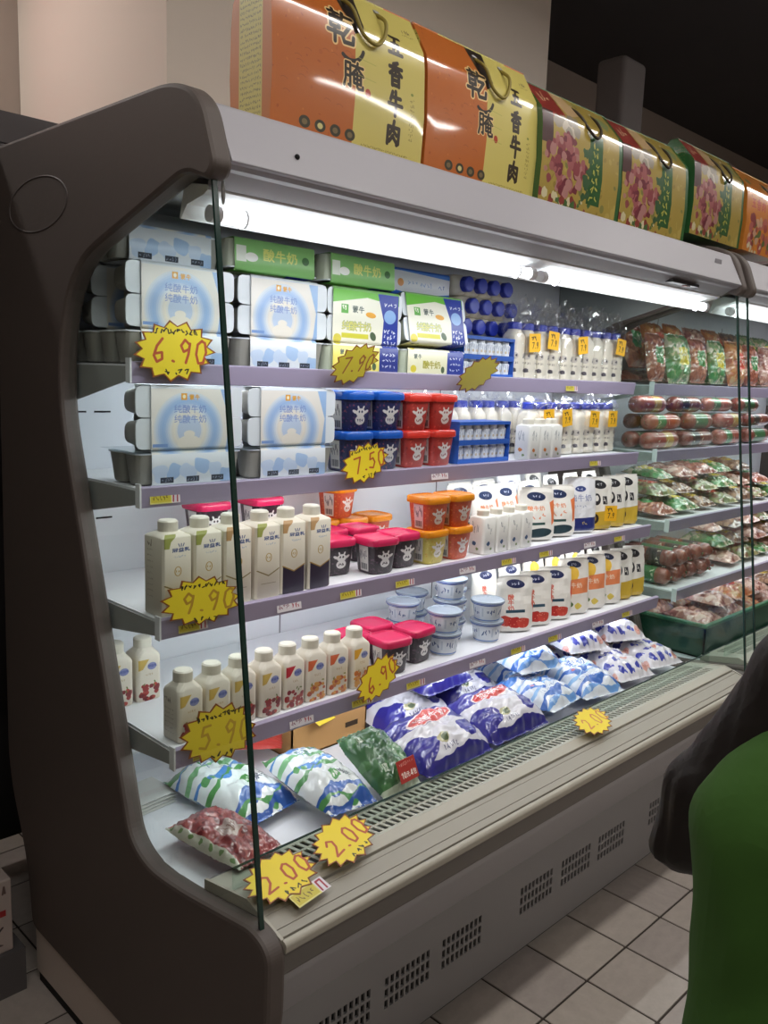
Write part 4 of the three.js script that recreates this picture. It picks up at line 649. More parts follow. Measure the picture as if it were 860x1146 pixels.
const cowBag = gloss(canvas(512, 512, (g, w, h) => {
  fill(g, '#dddbe2', 0, 0, w, h); blob(g, 200, 90, 150, '#2c2790', 0.1, 12, 1.5); fill(g, '#2c2790', 0, 0, w, 70); blob(g, 480, 190, 100, '#2c2790', 0.2); blob(g, 60, 360, 100, '#2c2790', 0.2); blob(g, 400, 360, 70, '#2c2790', 0.22); poly(g, '#27227f', [[0, 440], [160, 470], [330, 446], [w, 470], [w, h], [0, h]]);
  oval(g, 270, 170, 176, 66, '#f0dede', -0.12); oval(g, 270, 170, 164, 56, '#d2463e', -0.12); g.save(); g.translate(270, 170); g.rotate(-0.12); word(g, '纯鲜牛奶', -128, -30, 60, '#f5e3df', 0.12); g.restore();
  oval(g, 190, 380, 40, 30, '#b9b48a'); blob(g, 200, 384, 22, '#5c6a4a', 0.3); scribble(g, 160, 420, 100, 26, 6, '#6a6a88', 4);
}), 1);
const wavy = (g, w, y, t, c, ph) => { g.fillStyle = c; g.beginPath(); for (let i = 0; i <= 20; i++) { const x = i / 20 * w; g[i ? 'lineTo' : 'moveTo'](x, y + 16 * Math.sin(x / 70 + ph)); } for (let i = 20; i >= 0; i--) { const x = i / 20 * w; g.lineTo(x, y + t * (0.6 + 0.4 * Math.sin(x / 46 + ph * 2)) + 16 * Math.sin(x / 70 + ph)); } g.fill(); };
const stripeBag = gloss(canvas(512, 512, (g, w, h) => {
  fill(g, '#dde4ec', 0, 0, w, h); [[30, 46, '#3a78cc'], [84, 14, '#7fb0e4'], [128, 34, '#4f86d0'], [232, 16, '#8ab8e6'], [268, 44, '#3f6fc0'], [330, 14, '#8ab8e6'], [404, 40, '#3a6cc0'], [462, 18, '#6fa0dc']].forEach(([y, t, c], i) => wavy(g, w, y, t * 1.9, c, i * 1.3));
  for (let i = 0; i < 14; i++) blob(g, rr(20, 490), rr(20, 490), rr(12, 30), i % 3 ? '#e6ebf2' : '#9fc0e6', 0.35); word(g, '鲜牛奶', 150, 180, 62, '#4a6cb4', 0.12); scribble(g, 90, 366, 260, 26, 9, '#8098bc', 4); blob(g, 410, 210, 20, '#b8505c', 0.3); blob(g, 120, 300, 16, '#b8505c', 0.3);
}), 1);
const dotBag = gloss(canvas(512, 512, (g, w, h) => {
  fill(g, '#dcdae0', 0, 0, w, h); for (let i = 0; i < 5; i++) for (let j = 0; j < 5; j++) { const x = i * 105 + (j % 2) * 52 + rr(-14, 14), y = j * 108 + rr(-14, 14) + 20; if ((i + 2 * j) % 4 === 0) { oval(g, x, y, 44, 30, '#dca79a', -0.4); scribble(g, x - 30, y - 14, 60, 28, 3, '#c46a5c', 6); } else { blob(g, x, y, rr(22, 38), '#2f38a0', 0.3); blob(g, x + 34, y + 18, rr(10, 18), '#3a48b4', 0.3); } }
}), 1);
const meadowBag = gloss(canvas(512, 512, (g, w, h) => {
  fill(g, '#e2e8e8', 0, 0, w, h); [[20, 34, '#4f9450'], [70, 22, '#4a86cc'], [150, 20, '#7fb884'], [216, 36, '#4a86cc'], [262, 18, '#4f9450'], [410, 40, '#3464b4'], [448, 20, '#4f9450'], [474, 38, '#2a56a4']].forEach(([y, t, c], i) => wavy(g, w, y, t * 1.7, c, i * 1.7));
  for (let i = 0; i < 26; i++) blob(g, rr(10, 500), rr(10, 250), rr(8, 22), ['#5a9c5c', '#6a9ad4', '#e8eeee', '#3f8048'][i % 4], 0.4); fill(g, '#4c9a48', 220, 322, 60, 60); scribble(g, 232, 334, 40, 36, 2, '#eef3ea', 6); word(g, '蒙牛', 296, 326, 56, '#5c6470', 0.12); word(g, '牛奶', 170, 110, 60, '#7f9ab8', 0.1);
}), 1);
const redBag = gloss(canvas(512, 512, (g, w, h) => { fill(g, '#8e3a3c', 0, 0, w, h); for (let i = 0; i < 330; i++) blob(g, rnd() * w, rnd() * h, rr(10, 26), ['#7c2c30', '#9c4a48', '#a85a56', '#6e262a'][i % 4], 0.3, 7); fill(g, '#b9a49c', 150, 250, 180, 110); scribble(g, 160, 262, 160, 84, 6, '#7a4a44', 5); fill(g, '#c9c8b8', 0, 0, 50, h); for (let i = 0; i < 7; i++) blob(g, 26, 40 + i * 70, 14, '#6a8a54', 0.3); }), 1);
const greenBag = gloss(canvas(512, 512, (g, w, h) => { fill(g, '#3d6a40', 0, 0, w, h); for (let i = 0; i < 20; i++) blob(g, rnd() * w, rnd() * h, rr(20, 60), ['#2f5a36', '#4c7c4a', '#6a9460'][i % 3], 0.35); for (const [x, y] of [[120, 110], [330, 90], [140, 360], [400, 400]]) { fill(g, '#c3d0bc', x - 26, y - 24, 52, 48); scribble(g, x - 20, y - 18, 40, 36, 2, '#3d6a40', 6); } fill(g, '#bcc8b2', 0, 470, w, 42); }), 1);
const tagMat = printed(canvas(256, 160, (g, w, h) => { fill(g, '#a8332c', 0, 0, w, h); scribble(g, 30, 18, 196, 26, 8, '#d9a49a', 4); g.fillStyle = '#efe3da'; g.font = 'bold 62px sans-serif'; g.fillText('10', 26, 132); word(g, '元', 98, 88, 44, '#efe3da', 0.13); g.fillText('4', 154, 132); word(g, '包', 192, 88, 46, '#efe3da', 0.13); }), 0.4);
{
  const B = { cow: [0.27, 0.205, 0.085, cowBag, 'blue cow patch milk bag'], stripe: [0.2, 0.25, 0.075, stripeBag, 'white milk bag with blue stripes'], dot: [0.19, 0.24, 0.07, dotBag, 'white milk bag with blue spots'], meadow: [0.165, 0.29, 0.075, meadowBag, 'green and blue meadow print milk bag'], red: [0.135, 0.235, 0.05, redBag, 'clear bag of red sausages'], green: [0.16, 0.22, 0.07, greenBag, 'dark green milk bag'] };
  const geos = {}; let k = 0;
  const put = (kind, where, x, y, z, rx, ry, rz, group, sc = 1) => {
    const [w, l, h, m, lab] = B[kind]; y += Math.max(0, Math.abs(Math.sin(rx)) * l / 2 * sc - 0.2 * h * sc) + (z + l / 2 * sc > -1.275 && y < 0.03 ? 0.026 : 0); const key = kind + (k % 3); k++; if (!geos[key]) geos[key] = pillow(w, l, h, k * 3.7 + 1.3);
    const o = single(kind === 'red' ? 'sausage_bag' : 'milk_bag', geos[key], m, `${lab} ${where}`, kind === 'red' ? 'sausage bag' : 'milk bag', [x, DECK + 0.003 + y, z], 0, group); o.rotation.set(rx, ry, rz, 'YXZ'); o.scale.setScalar(sc); return o;
  };
  put('red', 'lying beside the black panel', 0.923, 0.0, -1.34, 0.0, 0.12, 0, undefined, 0.95);
  put('meadow', 'lying to the left of its twin', 1.06, 0.004, -1.515, 0.02, 0.16, 0.0, 'meadow print bags');
  put('meadow', 'propped across its neighbour, behind the 2.00 cards', 1.2, 0.012, -1.375, 0.1, -0.04, -0.06, 'meadow print bags', 0.9);
  const gb = put('green', 'leaning left of the cow patch bags', 1.347, 0.002, -1.335, 0.5, 0.04, 0.0, undefined, 0.85);
  const tg = single('price_tag', rbox(0.075, 0.05, 0.001, 0.0004, 0, 0, 0, 1), tagMat, 'small red tag reading 10 yuan for 4 bags', 'price tag', [1.362, DECK + 0.084, -1.247], 0.2); tg.rotation.x = -0.45;
  const GC = 'blue cow patch bags';
  put('cow', 'foremost, next to the green bag', 1.553, 0.004, -1.345, 0.22, 0.04, 0, GC); put('cow', 'in the front row, right one', 1.822, 0.004, -1.355, 0.2, 0.0, 0, GC, 0.98);
  put('cow', 'in the rear row, beside the brown box', 1.69, 0.004, -1.585, 0.2, 0.04, 0, GC, 0.98); put('cow', 'in the rear row, right one', 1.955, 0.004, -1.6, 0.2, -0.03, 0, GC, 0.92); put('cow', 'lying on the rear ones', 1.8, 0.088, -1.58, 0.1, 0.06, 0.0, GC, 0.85);
  const GS = 'striped milk bags';
  put('stripe', 'lowest, behind the small 2.00 card', 2.055, 0.004, -1.385, 0.0, 0.1, 0, GS, 0.92); put('stripe', 'foremost, half over the grille', 2.268, 0.006, -1.37, 0.1, -0.2, 0, GS, 0.95); put('stripe', 'next to the cow patch bags, upper', 2.12, 0.108, -1.5, 0.1, -0.2, 0.0, GS, 0.95); put('stripe', 'at the back, against the spotted bags', 2.22, 0.006, -1.64, 0.1, -0.1, 0, GS, 0.9);
  const GD = 'spotted milk bags';
  put('dot', 'lowest at the front', 2.475, 0.004, -1.37, 0.05, -0.2, 0, GD, 0.95); put('dot', 'lowest at the right end', 2.672, 0.004, -1.365, 0.04, -0.2, 0, GD, 0.92); put('dot', 'lowest at the back', 2.45, 0.004, -1.63, 0.06, -0.1, 0, GD, 0.95); put('dot', 'lowest in the rear right corner', 2.66, 0.004, -1.62, 0.06, -0.1, 0, GD, 0.95); put('dot', 'upper left of the heap', 2.41, 0.104, -1.5, 0.06, -0.3, 0, GD, 0.95); put('dot', 'upper right of the heap', 2.625, 0.104, -1.48, 0.06, -0.4, 0.0, GD, 0.95); put('dot', 'topmost of the heap', 2.52, 0.166, -1.5, 0.0, -0.3, 0, GD, 0.62);
  // torn wrapping paper at the far left of the deck, red paper strip
  single('paper_stack', merge([0, 1, 2, 3].map((i) => box(0.11, 0.001, 0.1, 0.004 * i, 0.002 + 0.006 * i, -0.003 * i))), mat('#d6d6d2', 0.7), 'small stack of pale papers on the deck behind the black panel', 'paper', [0.91, DECK + 0.001, -1.64], 0.1);
  const r = single('red_bag_end', pillow(0.1, 0.24, 0.02, 9.1, 0.3), mat('#b8403a', 0.35), 'flat red wrapper edge sticking out behind the meadow bags', 'wrapper', [1.17, DECK + 0.062, -1.66], 0.9);
}
// --- starburst price cards
function burst(rx, ry, n, s, lift) {
  const sh = new THREE.Shape();
  for (let i = 0; i < n * 2; i++) { const a = i / (n * 2) * Math.PI * 2, k = (i % 2 ? 0.8 : 1) * (1 + 0.06 * Math.sin(i * 12.9 + s * 7)); const x = Math.cos(a) * rx * k, y = Math.sin(a) * ry * k; if (i) sh.lineTo(x, y); else sh.moveTo(x, y); }
  sh.closePath();
  const g = new THREE.ExtrudeGeometry(sh, { depth: 0.0012, bevelEnabled: false }), p = g.attributes.position, uv = g.attributes.uv;
  for (let i = 0; i < p.count; i++) { uv.setXY(i, 0.5 + p.getX(i) / (2.2 * rx), 0.5 + p.getY(i) / (2.2 * ry)); p.setZ(i, p.getZ(i) + (lift || 0) * (p.getX(i) / rx) ** 2); }
  g.computeVertexNormals(); return g;
}
const burstArt = (text, n, s, note = true, ink = '#b5502c', bg = '#ecd12c') => canvas(384, 288, (g, w, h) => {
  fill(g, '#8a4a1e', 0, 0, w, h); g.fillStyle = bg; g.beginPath();
  for (let i = 0; i < n * 2; i++) { const a = i / (n * 2) * Math.PI * 2, k = (i % 2 ? 0.76 : 0.93) * (1 + 0.06 * Math.sin(i * 12.9 + s * 7)); g[i ? 'lineTo' : 'moveTo'](w / 2 + Math.cos(a) * k * w / 2.2, h / 2 - Math.sin(a) * k * h / 2.2); } g.fill();
  if (text) hand(g, text, 96, 92, 108, ink, 0.1);
  if (note === true) scribble(g, 92, 50, 200, 26, 11, '#2c2416', 5); if (note) scribble(g, 150, 222, 110, 26, 4, '#2c2416', 5);
});
const cardMat = (...a) => printed(burstArt(...a), 0.42);
function priceCard(label, x, y, z, rx, ry, n, s, m, [ax, ay, az], lift = 0) { const o = single('price_card', burst(rx, ry, n, s, lift), m, label, 'price card', [x, y, z]); o.rotation.set(ax, ay, az, 'YXZ'); return o; }
priceCard('yellow starburst price card reading 6.90 on the top shelf', 0.925, 1.58, -1.524, 0.094, 0.06, 15, 1, cardMat('6.90', 15, 1), [-0.03, 0, 0.0]);
priceCard('yellow starburst card tipped forward below the green packs, top shelf', 1.395, 1.572, -1.5, 0.078, 0.055, 14, 2, cardMat('7.90', 14, 2, false, '#9a5a2c', '#d6c634'), [0.5, 0.12, 0.14]);
priceCard('yellow starburst card tipped forward below the blue tray, top shelf', 1.86, 1.562, -1.5, 0.088, 0.06, 14, 3, cardMat('', 14, 3, false, '#9a5a2c', '#cfc24a'), [0.55, 0.12, 0.14]);
priceCard('yellow starburst price card reading 7.50 below the blue tubs', 1.428, 1.338, -1.486, 0.088, 0.05, 14, 4, cardMat('7.50', 14, 4, true), [-0.08, 0.1, 0.17]);
priceCard('yellow starburst price card reading 9.90 before the tall cartons', 0.925, 1.088, -1.42, 0.094, 0.052, 15, 5, cardMat('9.90', 15, 5, true, '#b88a2c'), [-0.05, 0, -0.03]);
priceCard('yellow starburst price card before the first small capped bottles', 0.93, 0.825, -1.366, 0.094, 0.062, 15, 6, cardMat('5.90', 15, 6, true, '#c29a34', '#e6cc34'), [-0.05, 0, -0.04]);
priceCard('yellow starburst price card reading 6.90 on the fourth shelf, tipped to the right', 1.362, 0.845, -1.352, 0.085, 0.045, 14, 7, cardMat('6.90', 14, 7, false), [-0.15, 0.1, 0.35]);
const m2 = cardMat('2.00', 16, 8, 'small'), flatTip = -1.28;
priceCard('yellow starburst price card reading 2.00 on the rail, nearest the black panel', 0.897, 0.64, -1.124, 0.088, 0.05, 16, 8, m2, [flatTip, 0.14, 0.02]);
priceCard('yellow starburst price card reading 2.00 on the rail, before the meadow bags', 1.058, 0.647, -1.132, 0.09, 0.052, 16, 9, cardMat('2.00', 16, 9, 'small'), [flatTip, 0.18, 0.1]);
priceCard('small yellow starburst price card reading 2.00 before the striped bags', 1.965, 0.647, -1.132, 0.084, 0.05, 16, 10, cardMat('2.00', 16, 10, false, '#c87a3c'), [flatTip, 0.1, 0.02]);
{
  const t = single('price_label', new THREE.PlaneGeometry(0.085, 0.03).rotateX(-1.28), priceMat, 'pale shelf label lying below the nearest 2.00 card on the rail', 'price label', [0.925, 0.6235, -1.072], 0.14);
}

// ---------------------------------------------------------------- gift boxes on top of the cases
// a carrier box: upright front that folds back towards the handle; origin at the bottom centre
function giftGeo(w, h, d) {
  const P = []; // (height, depth) profile of the front from bottom to ridge
  const y1 = h * 0.66; P.push([0, d / 2]); P.push([y1 * 0.5, d / 2 + 0.006]); P.push([y1 - 0.03, d / 2 + 0.003]);
  for (let i = 0; i <= 6; i++) { const t = i / 6, a = t * 0.42; P.push([y1 - 0.03 + 0.06 * t, d / 2 + 0.003 - 0.03 * (1 - Math.cos(a * 1.6))]); }
  const last = P[P.length - 1]; P.push([h, 0.012]);
  const L = [0]; for (let i = 1; i < P.length; i++) L.push(L[i - 1] + Math.hypot(P[i][0] - P[i - 1][0], P[i][1] - P[i - 1][1]));
  const T = L[L.length - 1], nx = 14, mk = (sign) => {
    const pos = [], uv = [], idx = [];
    P.forEach(([y, z], j) => { for (let i = 0; i <= nx; i++) { const u = i / nx; pos.push(sign * (u - 0.5) * w, y, sign * (z + 0.0025 * Math.sin(u * Math.PI) * (j > 0 && j < P.length - 1 ? 1 : 0))); uv.push(u, L[j] / T); } });
    for (let j = 0; j < P.length - 1; j++) for (let i = 0; i < nx; i++) { const a = j * (nx + 1) + i, b = a + nx + 1; idx.push(a, a + 1, b, a + 1, b + 1, b); }
    const g = new THREE.BufferGeometry(); g.setAttribute('position', new THREE.Float32BufferAttribute(pos, 3)); g.setAttribute('uv', new THREE.Float32BufferAttribute(uv, 2)); g.setIndex(idx); g.computeVertexNormals(); return g;
  };
  const side = (sx) => { const s = new THREE.Shape(); P.forEach(([y, z], i) => (i ? s.lineTo(z, y) : s.moveTo(z, y))); [...P].reverse().forEach(([y, z]) => s.lineTo(-z, y)); s.closePath(); const g = new THREE.ShapeGeometry(s).rotateY(-Math.PI / 2 * sx); const q = g.attributes.uv, p = g.attributes.position; for (let i = 0; i < q.count; i++) q.setXY(i, 0.5 + p.getZ(i) / d, p.getY(i) / h); return g.translate(sx * w / 2, 0, 0); };
  return { front: mk(1), back: mk(-1), left: side(-1), right: side(1), ridge: box(w, 0.004, 0.026, 0, h - 0.001, 0), base: box(w, 0.002, d, 0, 0.001, 0) };
}
const beefArt = (g, w, h) => {
  fill(g, '#d0c16a', 0, 0, w, h); fill(g, '#bb6628', 0, 0, w * 0.5, h); speckle(g, w * 0.5, h, 60, ['#b25e26', '#c87434', '#a85420'], 3, 9);
  for (let i = 0; i < 14; i++) { g.strokeStyle = '#9c5326'; g.lineWidth = 2; g.beginPath(); const x = rr(0.03, 0.44) * w, y = rr(0.45, 0.85) * h; g.moveTo(x, y); g.quadraticCurveTo(x + 14, y - 10, x + 30, y + 2); g.stroke(); }
  poly(g, '#2c231c', [[w * 0.42, 0], [w * 0.58, 0], [w * 0.56, h * 0.3], [w * 0.5, h * 0.34], [w * 0.45, h * 0.2]]);
  glyph(g, '乾', w * 0.32, h * 0.22, 134, '#e8c78a', 0.22); glyph(g, '乾', w * 0.32, h * 0.22, 134, '#2a2018', 0.12); g.strokeStyle = '#2a2018'; g.lineWidth = 16; g.beginPath(); g.arc(w * 0.47, h * 0.4, 66, 0.3, 2.2); g.stroke();
  glyph(g, '腌', w * 0.42, h * 0.5, 104, '#e8c78a', 0.2); glyph(g, '腌', w * 0.42, h * 0.5, 104, '#2a2018', 0.11); oval(g, w * 0.585, h * 0.66, 14, 17, '#b23c22');
  word(g, '五香牛肉', w * 0.725, h * 0.225, 100, '#33261a', 0.16, true, 1.14, 0.84);
  scribble(g, w * 0.88, h * 0.12, 50, 26, 4, '#6a5a2c', 4); scribble(g, w * 0.87, h * 0.17, 70, 12, 8, '#8a7a3c', 2); for (let i = 0; i < 9; i++) scribble(g, w * 0.89, h * (0.6 + 0.03 * i), 26, 14, 3, '#8a7a3c', 2); oval(g, w * 0.905, h * 0.57, 8, 6, '#7f8a3c');
  for (let i = 0; i < 3; i++) { g.strokeStyle = '#a8a850'; g.lineWidth = 2; g.beginPath(); g.moveTo(w * 0.52, h * (0.47 + 0.1 * i)); g.lineTo(w * 0.64, h * (0.48 + 0.1 * i)); g.stroke(); }
  for (let i = 0; i < 4; i++) { oval(g, w * (0.2 + 0.095 * i), h * 0.93, 26, 22, '#3c3a2c'); oval(g, w * (0.2 + 0.095 * i), h * 0.93, 13, 11, i === 1 ? '#d8cf8a' : '#7a6a48'); }
  scribble(g, w * 0.56, h * 0.955, 260, 10, 26, '#8a7a3c', 2);
};
const porkArt = (g, w, h) => {
  fill(g, '#a68f42', 0, 0, w, h); speckle(g, w, h, 80, ['#967f38', '#b29c50', '#7f7c40'], 6, 20); fill(g, '#8e342c', 0, 0, w * 0.26, h * 0.34); scribble(g, w * 0.05, h * 0.06, w * 0.14, h * 0.14, 3, '#d8b48a', 6); poly(g, '#c9a87c', [[w * 0.26, 0], [w * 0.42, 0], [w * 0.52, h * 0.2], [w * 0.3, h * 0.3]]);
  fill(g, '#4a2c2a', 0, h * 0.3, w * 0.12, h * 0.25); for (let i = 0; i < 14; i++) blob(g, rr(0.16, 0.44) * w, rr(0.28, 0.44) * h, 26, i % 3 ? '#8f8474' : '#b5a894', 0.3);
  for (let i = 0; i < 90; i++) blob(g, w * (0.27 + 0.25 * Math.cos(i * 2.4) * rr(0.2, 1)), h * (0.67 + 0.24 * Math.sin(i * 2.4) * rr(0.2, 1)), rr(12, 30), ['#8e4448', '#a05c5c', '#74303a', '#ad7a74'][i % 4], 0.3, 7);
  for (let i = 0; i < 24; i++) blob(g, rr(0, 0.6) * w, rr(0.9, 0.99) * h, rr(8, 22), ['#4a6a3a', '#c9bf9a', '#8a3c34'][i % 3], 0.3);
  fill(g, '#2f5a2e', w * 0.56, h * 0.36, w * 0.17, h * 0.56); for (let i = 0; i < 7; i++) scribble(g, w * 0.585, h * (0.42 + 0.07 * i), w * 0.11, h * 0.05, 2, '#b8b04c', 6); for (let i = 0; i < 10; i++) blob(g, rr(0.5, 0.58) * w, rr(0.5, 0.9) * h, 20, '#3c5c3a', 0.4);
  fill(g, '#2c5c2e', w * 0.955, 0, w * 0.045, h); blob(g, w * 0.84, h * 0.16, 44, '#7f8c5c', 0.3);
};
const ballArt = (g, w, h) => { fill(g, '#c87a2c', 0, 0, w, h); speckle(g, w, h * 0.5, 50, ['#d2883a', '#b86c26'], 5, 14); for (const x of [0.12, 0.5]) { oval(g, w * x, h * 0.2, 34, 22, '#6a7a54'); scribble(g, w * (x - 0.06), h * 0.27, 60, 18, 3, '#b03c2c', 5); } word(g, '五香肉', w * 0.1, h * 0.4, 64, '#b8443a', 0.12); for (let i = 0; i < 50; i++) blob(g, w * rr(0.1, 0.7), h * rr(0.6, 0.95), rr(16, 34), ['#a04a44', '#8a3a3c', '#5c6a3c', '#c49a7c', '#b06058'][i % 5], 0.3, 7); for (let i = 0; i < 12; i++) blob(g, w * rr(0.1, 0.9), h * rr(0.92, 1), 14, '#c9c0a0', 0.3); };
const sideArt = (edge, panel) => canvas(256, 384, (g, w, h) => { fill(g, edge, 0, 0, w, h); fill(g, panel, w * 0.2, h * 0.05, w * 0.6, h * 0.9); for (let i = 0; i < 26; i++) scribble(g, w * 0.23, h * (0.08 + 0.033 * i), w * 0.54, h * 0.018, 12, '#7a7040', 2); });
{
  const shine = { clearcoat: 1, clearcoatRoughness: 0.06 };
  const kinds = {
    beef: [0.405, 0.305, 0.12, printed(canvas(768, 640, beefArt), 0.3, shine), printed(sideArt('#c4702e', '#cfc46a'), 0.4, shine), mat('#8a7a34', 0.6)],
    pork: [0.38, 0.29, 0.15, printed(canvas(640, 512, porkArt), 0.3, shine), printed(sideArt('#2c5c30', '#2f6434'), 0.4, shine), mat('#33291c', 0.6)],
    ball: [0.4, 0.28, 0.15, printed(canvas(640, 512, ballArt), 0.3, shine), printed(sideArt('#c87a2c', '#d0a860'), 0.4, shine), mat('#4a3a2a', 0.6)],
  };
  const rows = [['beef', 1.205, 'orange and yellow beef gift box, nearest the black panel'], ['beef', 1.617, 'orange and yellow beef gift box, next to the green edged boxes'], ['pork', 2.01, 'green edged gift box with pink meat print, first from the beef boxes'], ['pork', 2.402, 'green edged gift box with pink meat print, second from the beef boxes'], ['pork', 2.82, 'green edged gift box with pink meat print, beside the orange box'], ['ball', 3.225, 'orange gift box with red lettering at the right edge']];
  rows.forEach(([k, x, label], i) => {
    const [w, h, d, f, s, rope] = kinds[k], G = giftGeo(w, h, d), o = thing('gift_box', label, 'gift box', [x, i > 3 ? 2.024 : 1.99, -1.385], [0, 0.01, 0, -0.02, 0.01, 0.02][i], 'gift boxes on top of the fridges');
    mesh('front_panel', G.front, f, o); mesh('back_panel', G.back, f, o); mesh('side_panel', G.left, s, o); mesh('side_panel', G.right, s, o); mesh('ridge', G.ridge, s, o); mesh('base_panel', G.base, s, o);
    const zh = 0.052;
    mesh('rope_handle', tube([[-w * 0.02, h * 0.93, 0.022], [-w * 0.01, h * 0.84, 0.058], [w * 0.04, h * 0.7, d / 2 + 0.0085], [w * 0.12, h * 0.66, d / 2 + 0.012], [w * 0.19, h * 0.73, d / 2 + 0.005], [w * 0.215, h * 0.84, 0.058], [w * 0.22, h * 0.93, 0.022]], 0.0038, 40, 8), rope, o);
    for (const q of [-0.02, 0.22]) mesh('eyelet', new THREE.TorusGeometry(0.006, 0.0018, 6, 14).rotateX(-0.9).translate(w * q, h * 0.935, 0.026), M.steel, o);
  });
}

single('upright_case', rbox(0.16, 0.7, 0.12, 0.02, 0, 0.35, 0), mat('#4b4341', 0.8), 'dark grey upright case standing behind the green edged gift boxes', 'case', [2.98, 2.023, -1.8]);

// ---------------------------------------------------------------- goods in the second case
{
  const sausageGeo = (r, l, s) => { const rings = []; for (let j = 0; j <= 12; j++) { const t = j / 12, e = Math.min(1, Math.min(t, 1 - t) / 0.12), k = 0.25 + 0.75 * Math.sqrt(Math.max(0, 1 - (1 - e) ** 2)); rings.push([t * l - l / 2, r * k * (1 + 0.05 * noise(t * 5, s)), r * k, 2]); } return merge([loft(rings, 14, 180), ...[-1, 1].map((q) => loft([[q * l / 2 - q * 0.004, 0.004, 0.004], [q * l / 2 + q * 0.012, 0.011, 0.006]].sort((a, b) => a[0] - b[0]), 8, 180))]); };
  const bands = (base, cols) => gloss(canvas(128, 256, (g, w, h) => { fill(g, base, 0, 0, w, h); speckle(g, w, h, 70, ['#00000022', '#ffffff22'], 3, 8); cols.forEach((c, i) => { fill(g, c, 0, h * (0.22 + 0.56 * i / cols.length), w, h * 0.5 / cols.length); scribble(g, 8, h * (0.24 + 0.56 * i / cols.length), w - 16, h * 0.06, 7, '#e8e0cc', 3); }); }), 0.9);
  const sm = [bands('#a5584a', ['#a8483c', '#c9a04a']), bands('#8c4a3c', ['#3f7a4a']), bands('#b06a5a', ['#4a8a54', '#b8503c']), bands('#7c3c30', ['#2c2a28', '#8a4a38'])];
  const cases = [sausageGeo(0.032, 0.24, 1), sausageGeo(0.03, 0.26, 7), sausageGeo(0.033, 0.22, 4)];
  const A = ['pink', 'brown with green band', 'rosy', 'dark'];
  // second shelf: sausages lying along the shelf, three layers
  let n = 0;
  for (let t = 0; t < 3; t++) for (let r = 0; r < (t === 2 ? 1 : 2); r++) for (let i = 0; i < 4; i++) {
    const o = single('sausage', cases[(i + t) % 3], sm[(i * 3 + t * 2 + r) % 4], `${A[(i * 3 + t * 2 + r) % 4]} sausage on the second shelf , ${['bottom', 'middle', 'top'][t]} layer, ${r ? 'rear' : 'front'} ${ORD[i]}`, 'sausage', [3.06 + i * 0.3 + 0.06 * (t % 2), S[1] + 0.035 + t * 0.067, -1.57 - r * 0.074 - t * 0.03], 0, 'sausages on the second shelf'); o.rotation.z = Math.PI / 2; n++;
  }
  // fourth shelf: sausages pointing to the aisle
  for (let t = 0; t < 2; t++) for (let i = 0; i < 6 - t; i++) {
    const o = single('sausage', cases[i % 3], sm[1 + 2 * ((i + t) % 2)], `brown sausage pointing forward on the fourth shelf, ${['bottom', 'middle', 'top'][t]} layer, ${ORD[i]}`, 'sausage', [2.97 + i * 0.071 + t * 0.035, S[3] + 0.036 + t * 0.063, -1.55], 0, 'sausages on the fourth shelf'); o.rotation.set(Math.PI / 2, 0, 0);
  }
  // vacuum packs and film bags
  const bitTex = (base, cols, lab) => gloss(canvas(256, 256, (g, w, h) => { fill(g, base, 0, 0, w, h); for (let i = 0; i < 120; i++) blob(g, rnd() * w, rnd() * h, rr(8, 24), cols[i % cols.length], 0.35, 7); if (lab) { fill(g, lab, w * 0.28, h * 0.3, w * 0.42, h * 0.34); scribble(g, w * 0.32, h * 0.36, w * 0.34, h * 0.2, 5, '#e6e0cc', 5); } }), 1);
  const bm = [bitTex('#a5644e', ['#8c4a3c', '#bc7c64', '#9c5a48'], '#4a8a50'), bitTex('#7f5c48', ['#6a4a3a', '#93705a', '#a88468'], '#c8a83c'), bitTex('#b88878', ['#c89c8c', '#a06a5c', '#d8b8a8', '#8c5048'], null), bitTex('#8a8a5c', ['#6f7a4c', '#a89c6c', '#7c5c44'], '#b8402c'), bitTex('#5c7c4c', ['#4a8a4c', '#86a06c', '#c8bca0'], '#d8c23c'), bitTex('#c07848', ['#d0905a', '#b0603c', '#c8a070'], '#d04a2c')];
  const C = ['green labelled red', 'yellow labelled brown', 'pale pink', 'red labelled olive', 'green', 'orange'];
  const pg = [pillow(0.15, 0.2, 0.045, 3.3, 0.8), pillow(0.17, 0.19, 0.05, 8.1, 0.9), pillow(0.13, 0.18, 0.04, 5.7, 0.8)];
  const packIt = (shelf, where, x, y, z, rx, ry, rz, k, g, group) => { const o = single('meat_pack', pg[g], bm[k], `${C[k]} meat pack ${where}`, 'meat pack', [x, y, z], 0, group); o.rotation.set(rx, ry, rz, 'YXZ'); return o; };
  // top shelf: a row on edge and a second layer leaning on it
  for (let i = 0; i < 7; i++) packIt(0, `standing at the front of the sausage fridge top shelf, ${ORD[i]}`, 3.0 + i * 0.175, S[0] + 0.1, -1.6, 1.4, rr(-0.04, 0.04), 0, [0, 4, 0, 4, 5, 0, 2][i], i % 3 === 1 ? 1 : 2, 'meat packs on the top shelf');
  for (let i = 0; i < 8; i++) packIt(0, `in the rear row of the sausage fridge top shelf, ${ORD[i]}`, 3.0 + i * 0.18, S[0] + 0.15, -1.7, 1.2, rr(-0.05, 0.05), 0, [0, 5, 5, 2, 5, 1, 4, 4][i], i % 2, 'meat packs on the top shelf');
  for (let i = 0; i < 8; i++) packIt(0, `under the rear row of the sausage fridge top shelf, ${ORD[i]}`, 3.0 + i * 0.18, S[0] + 0.004, -1.75, 0, rr(-0.03, 0.03), 0, i % 6, i % 2, 'meat packs on the top shelf');
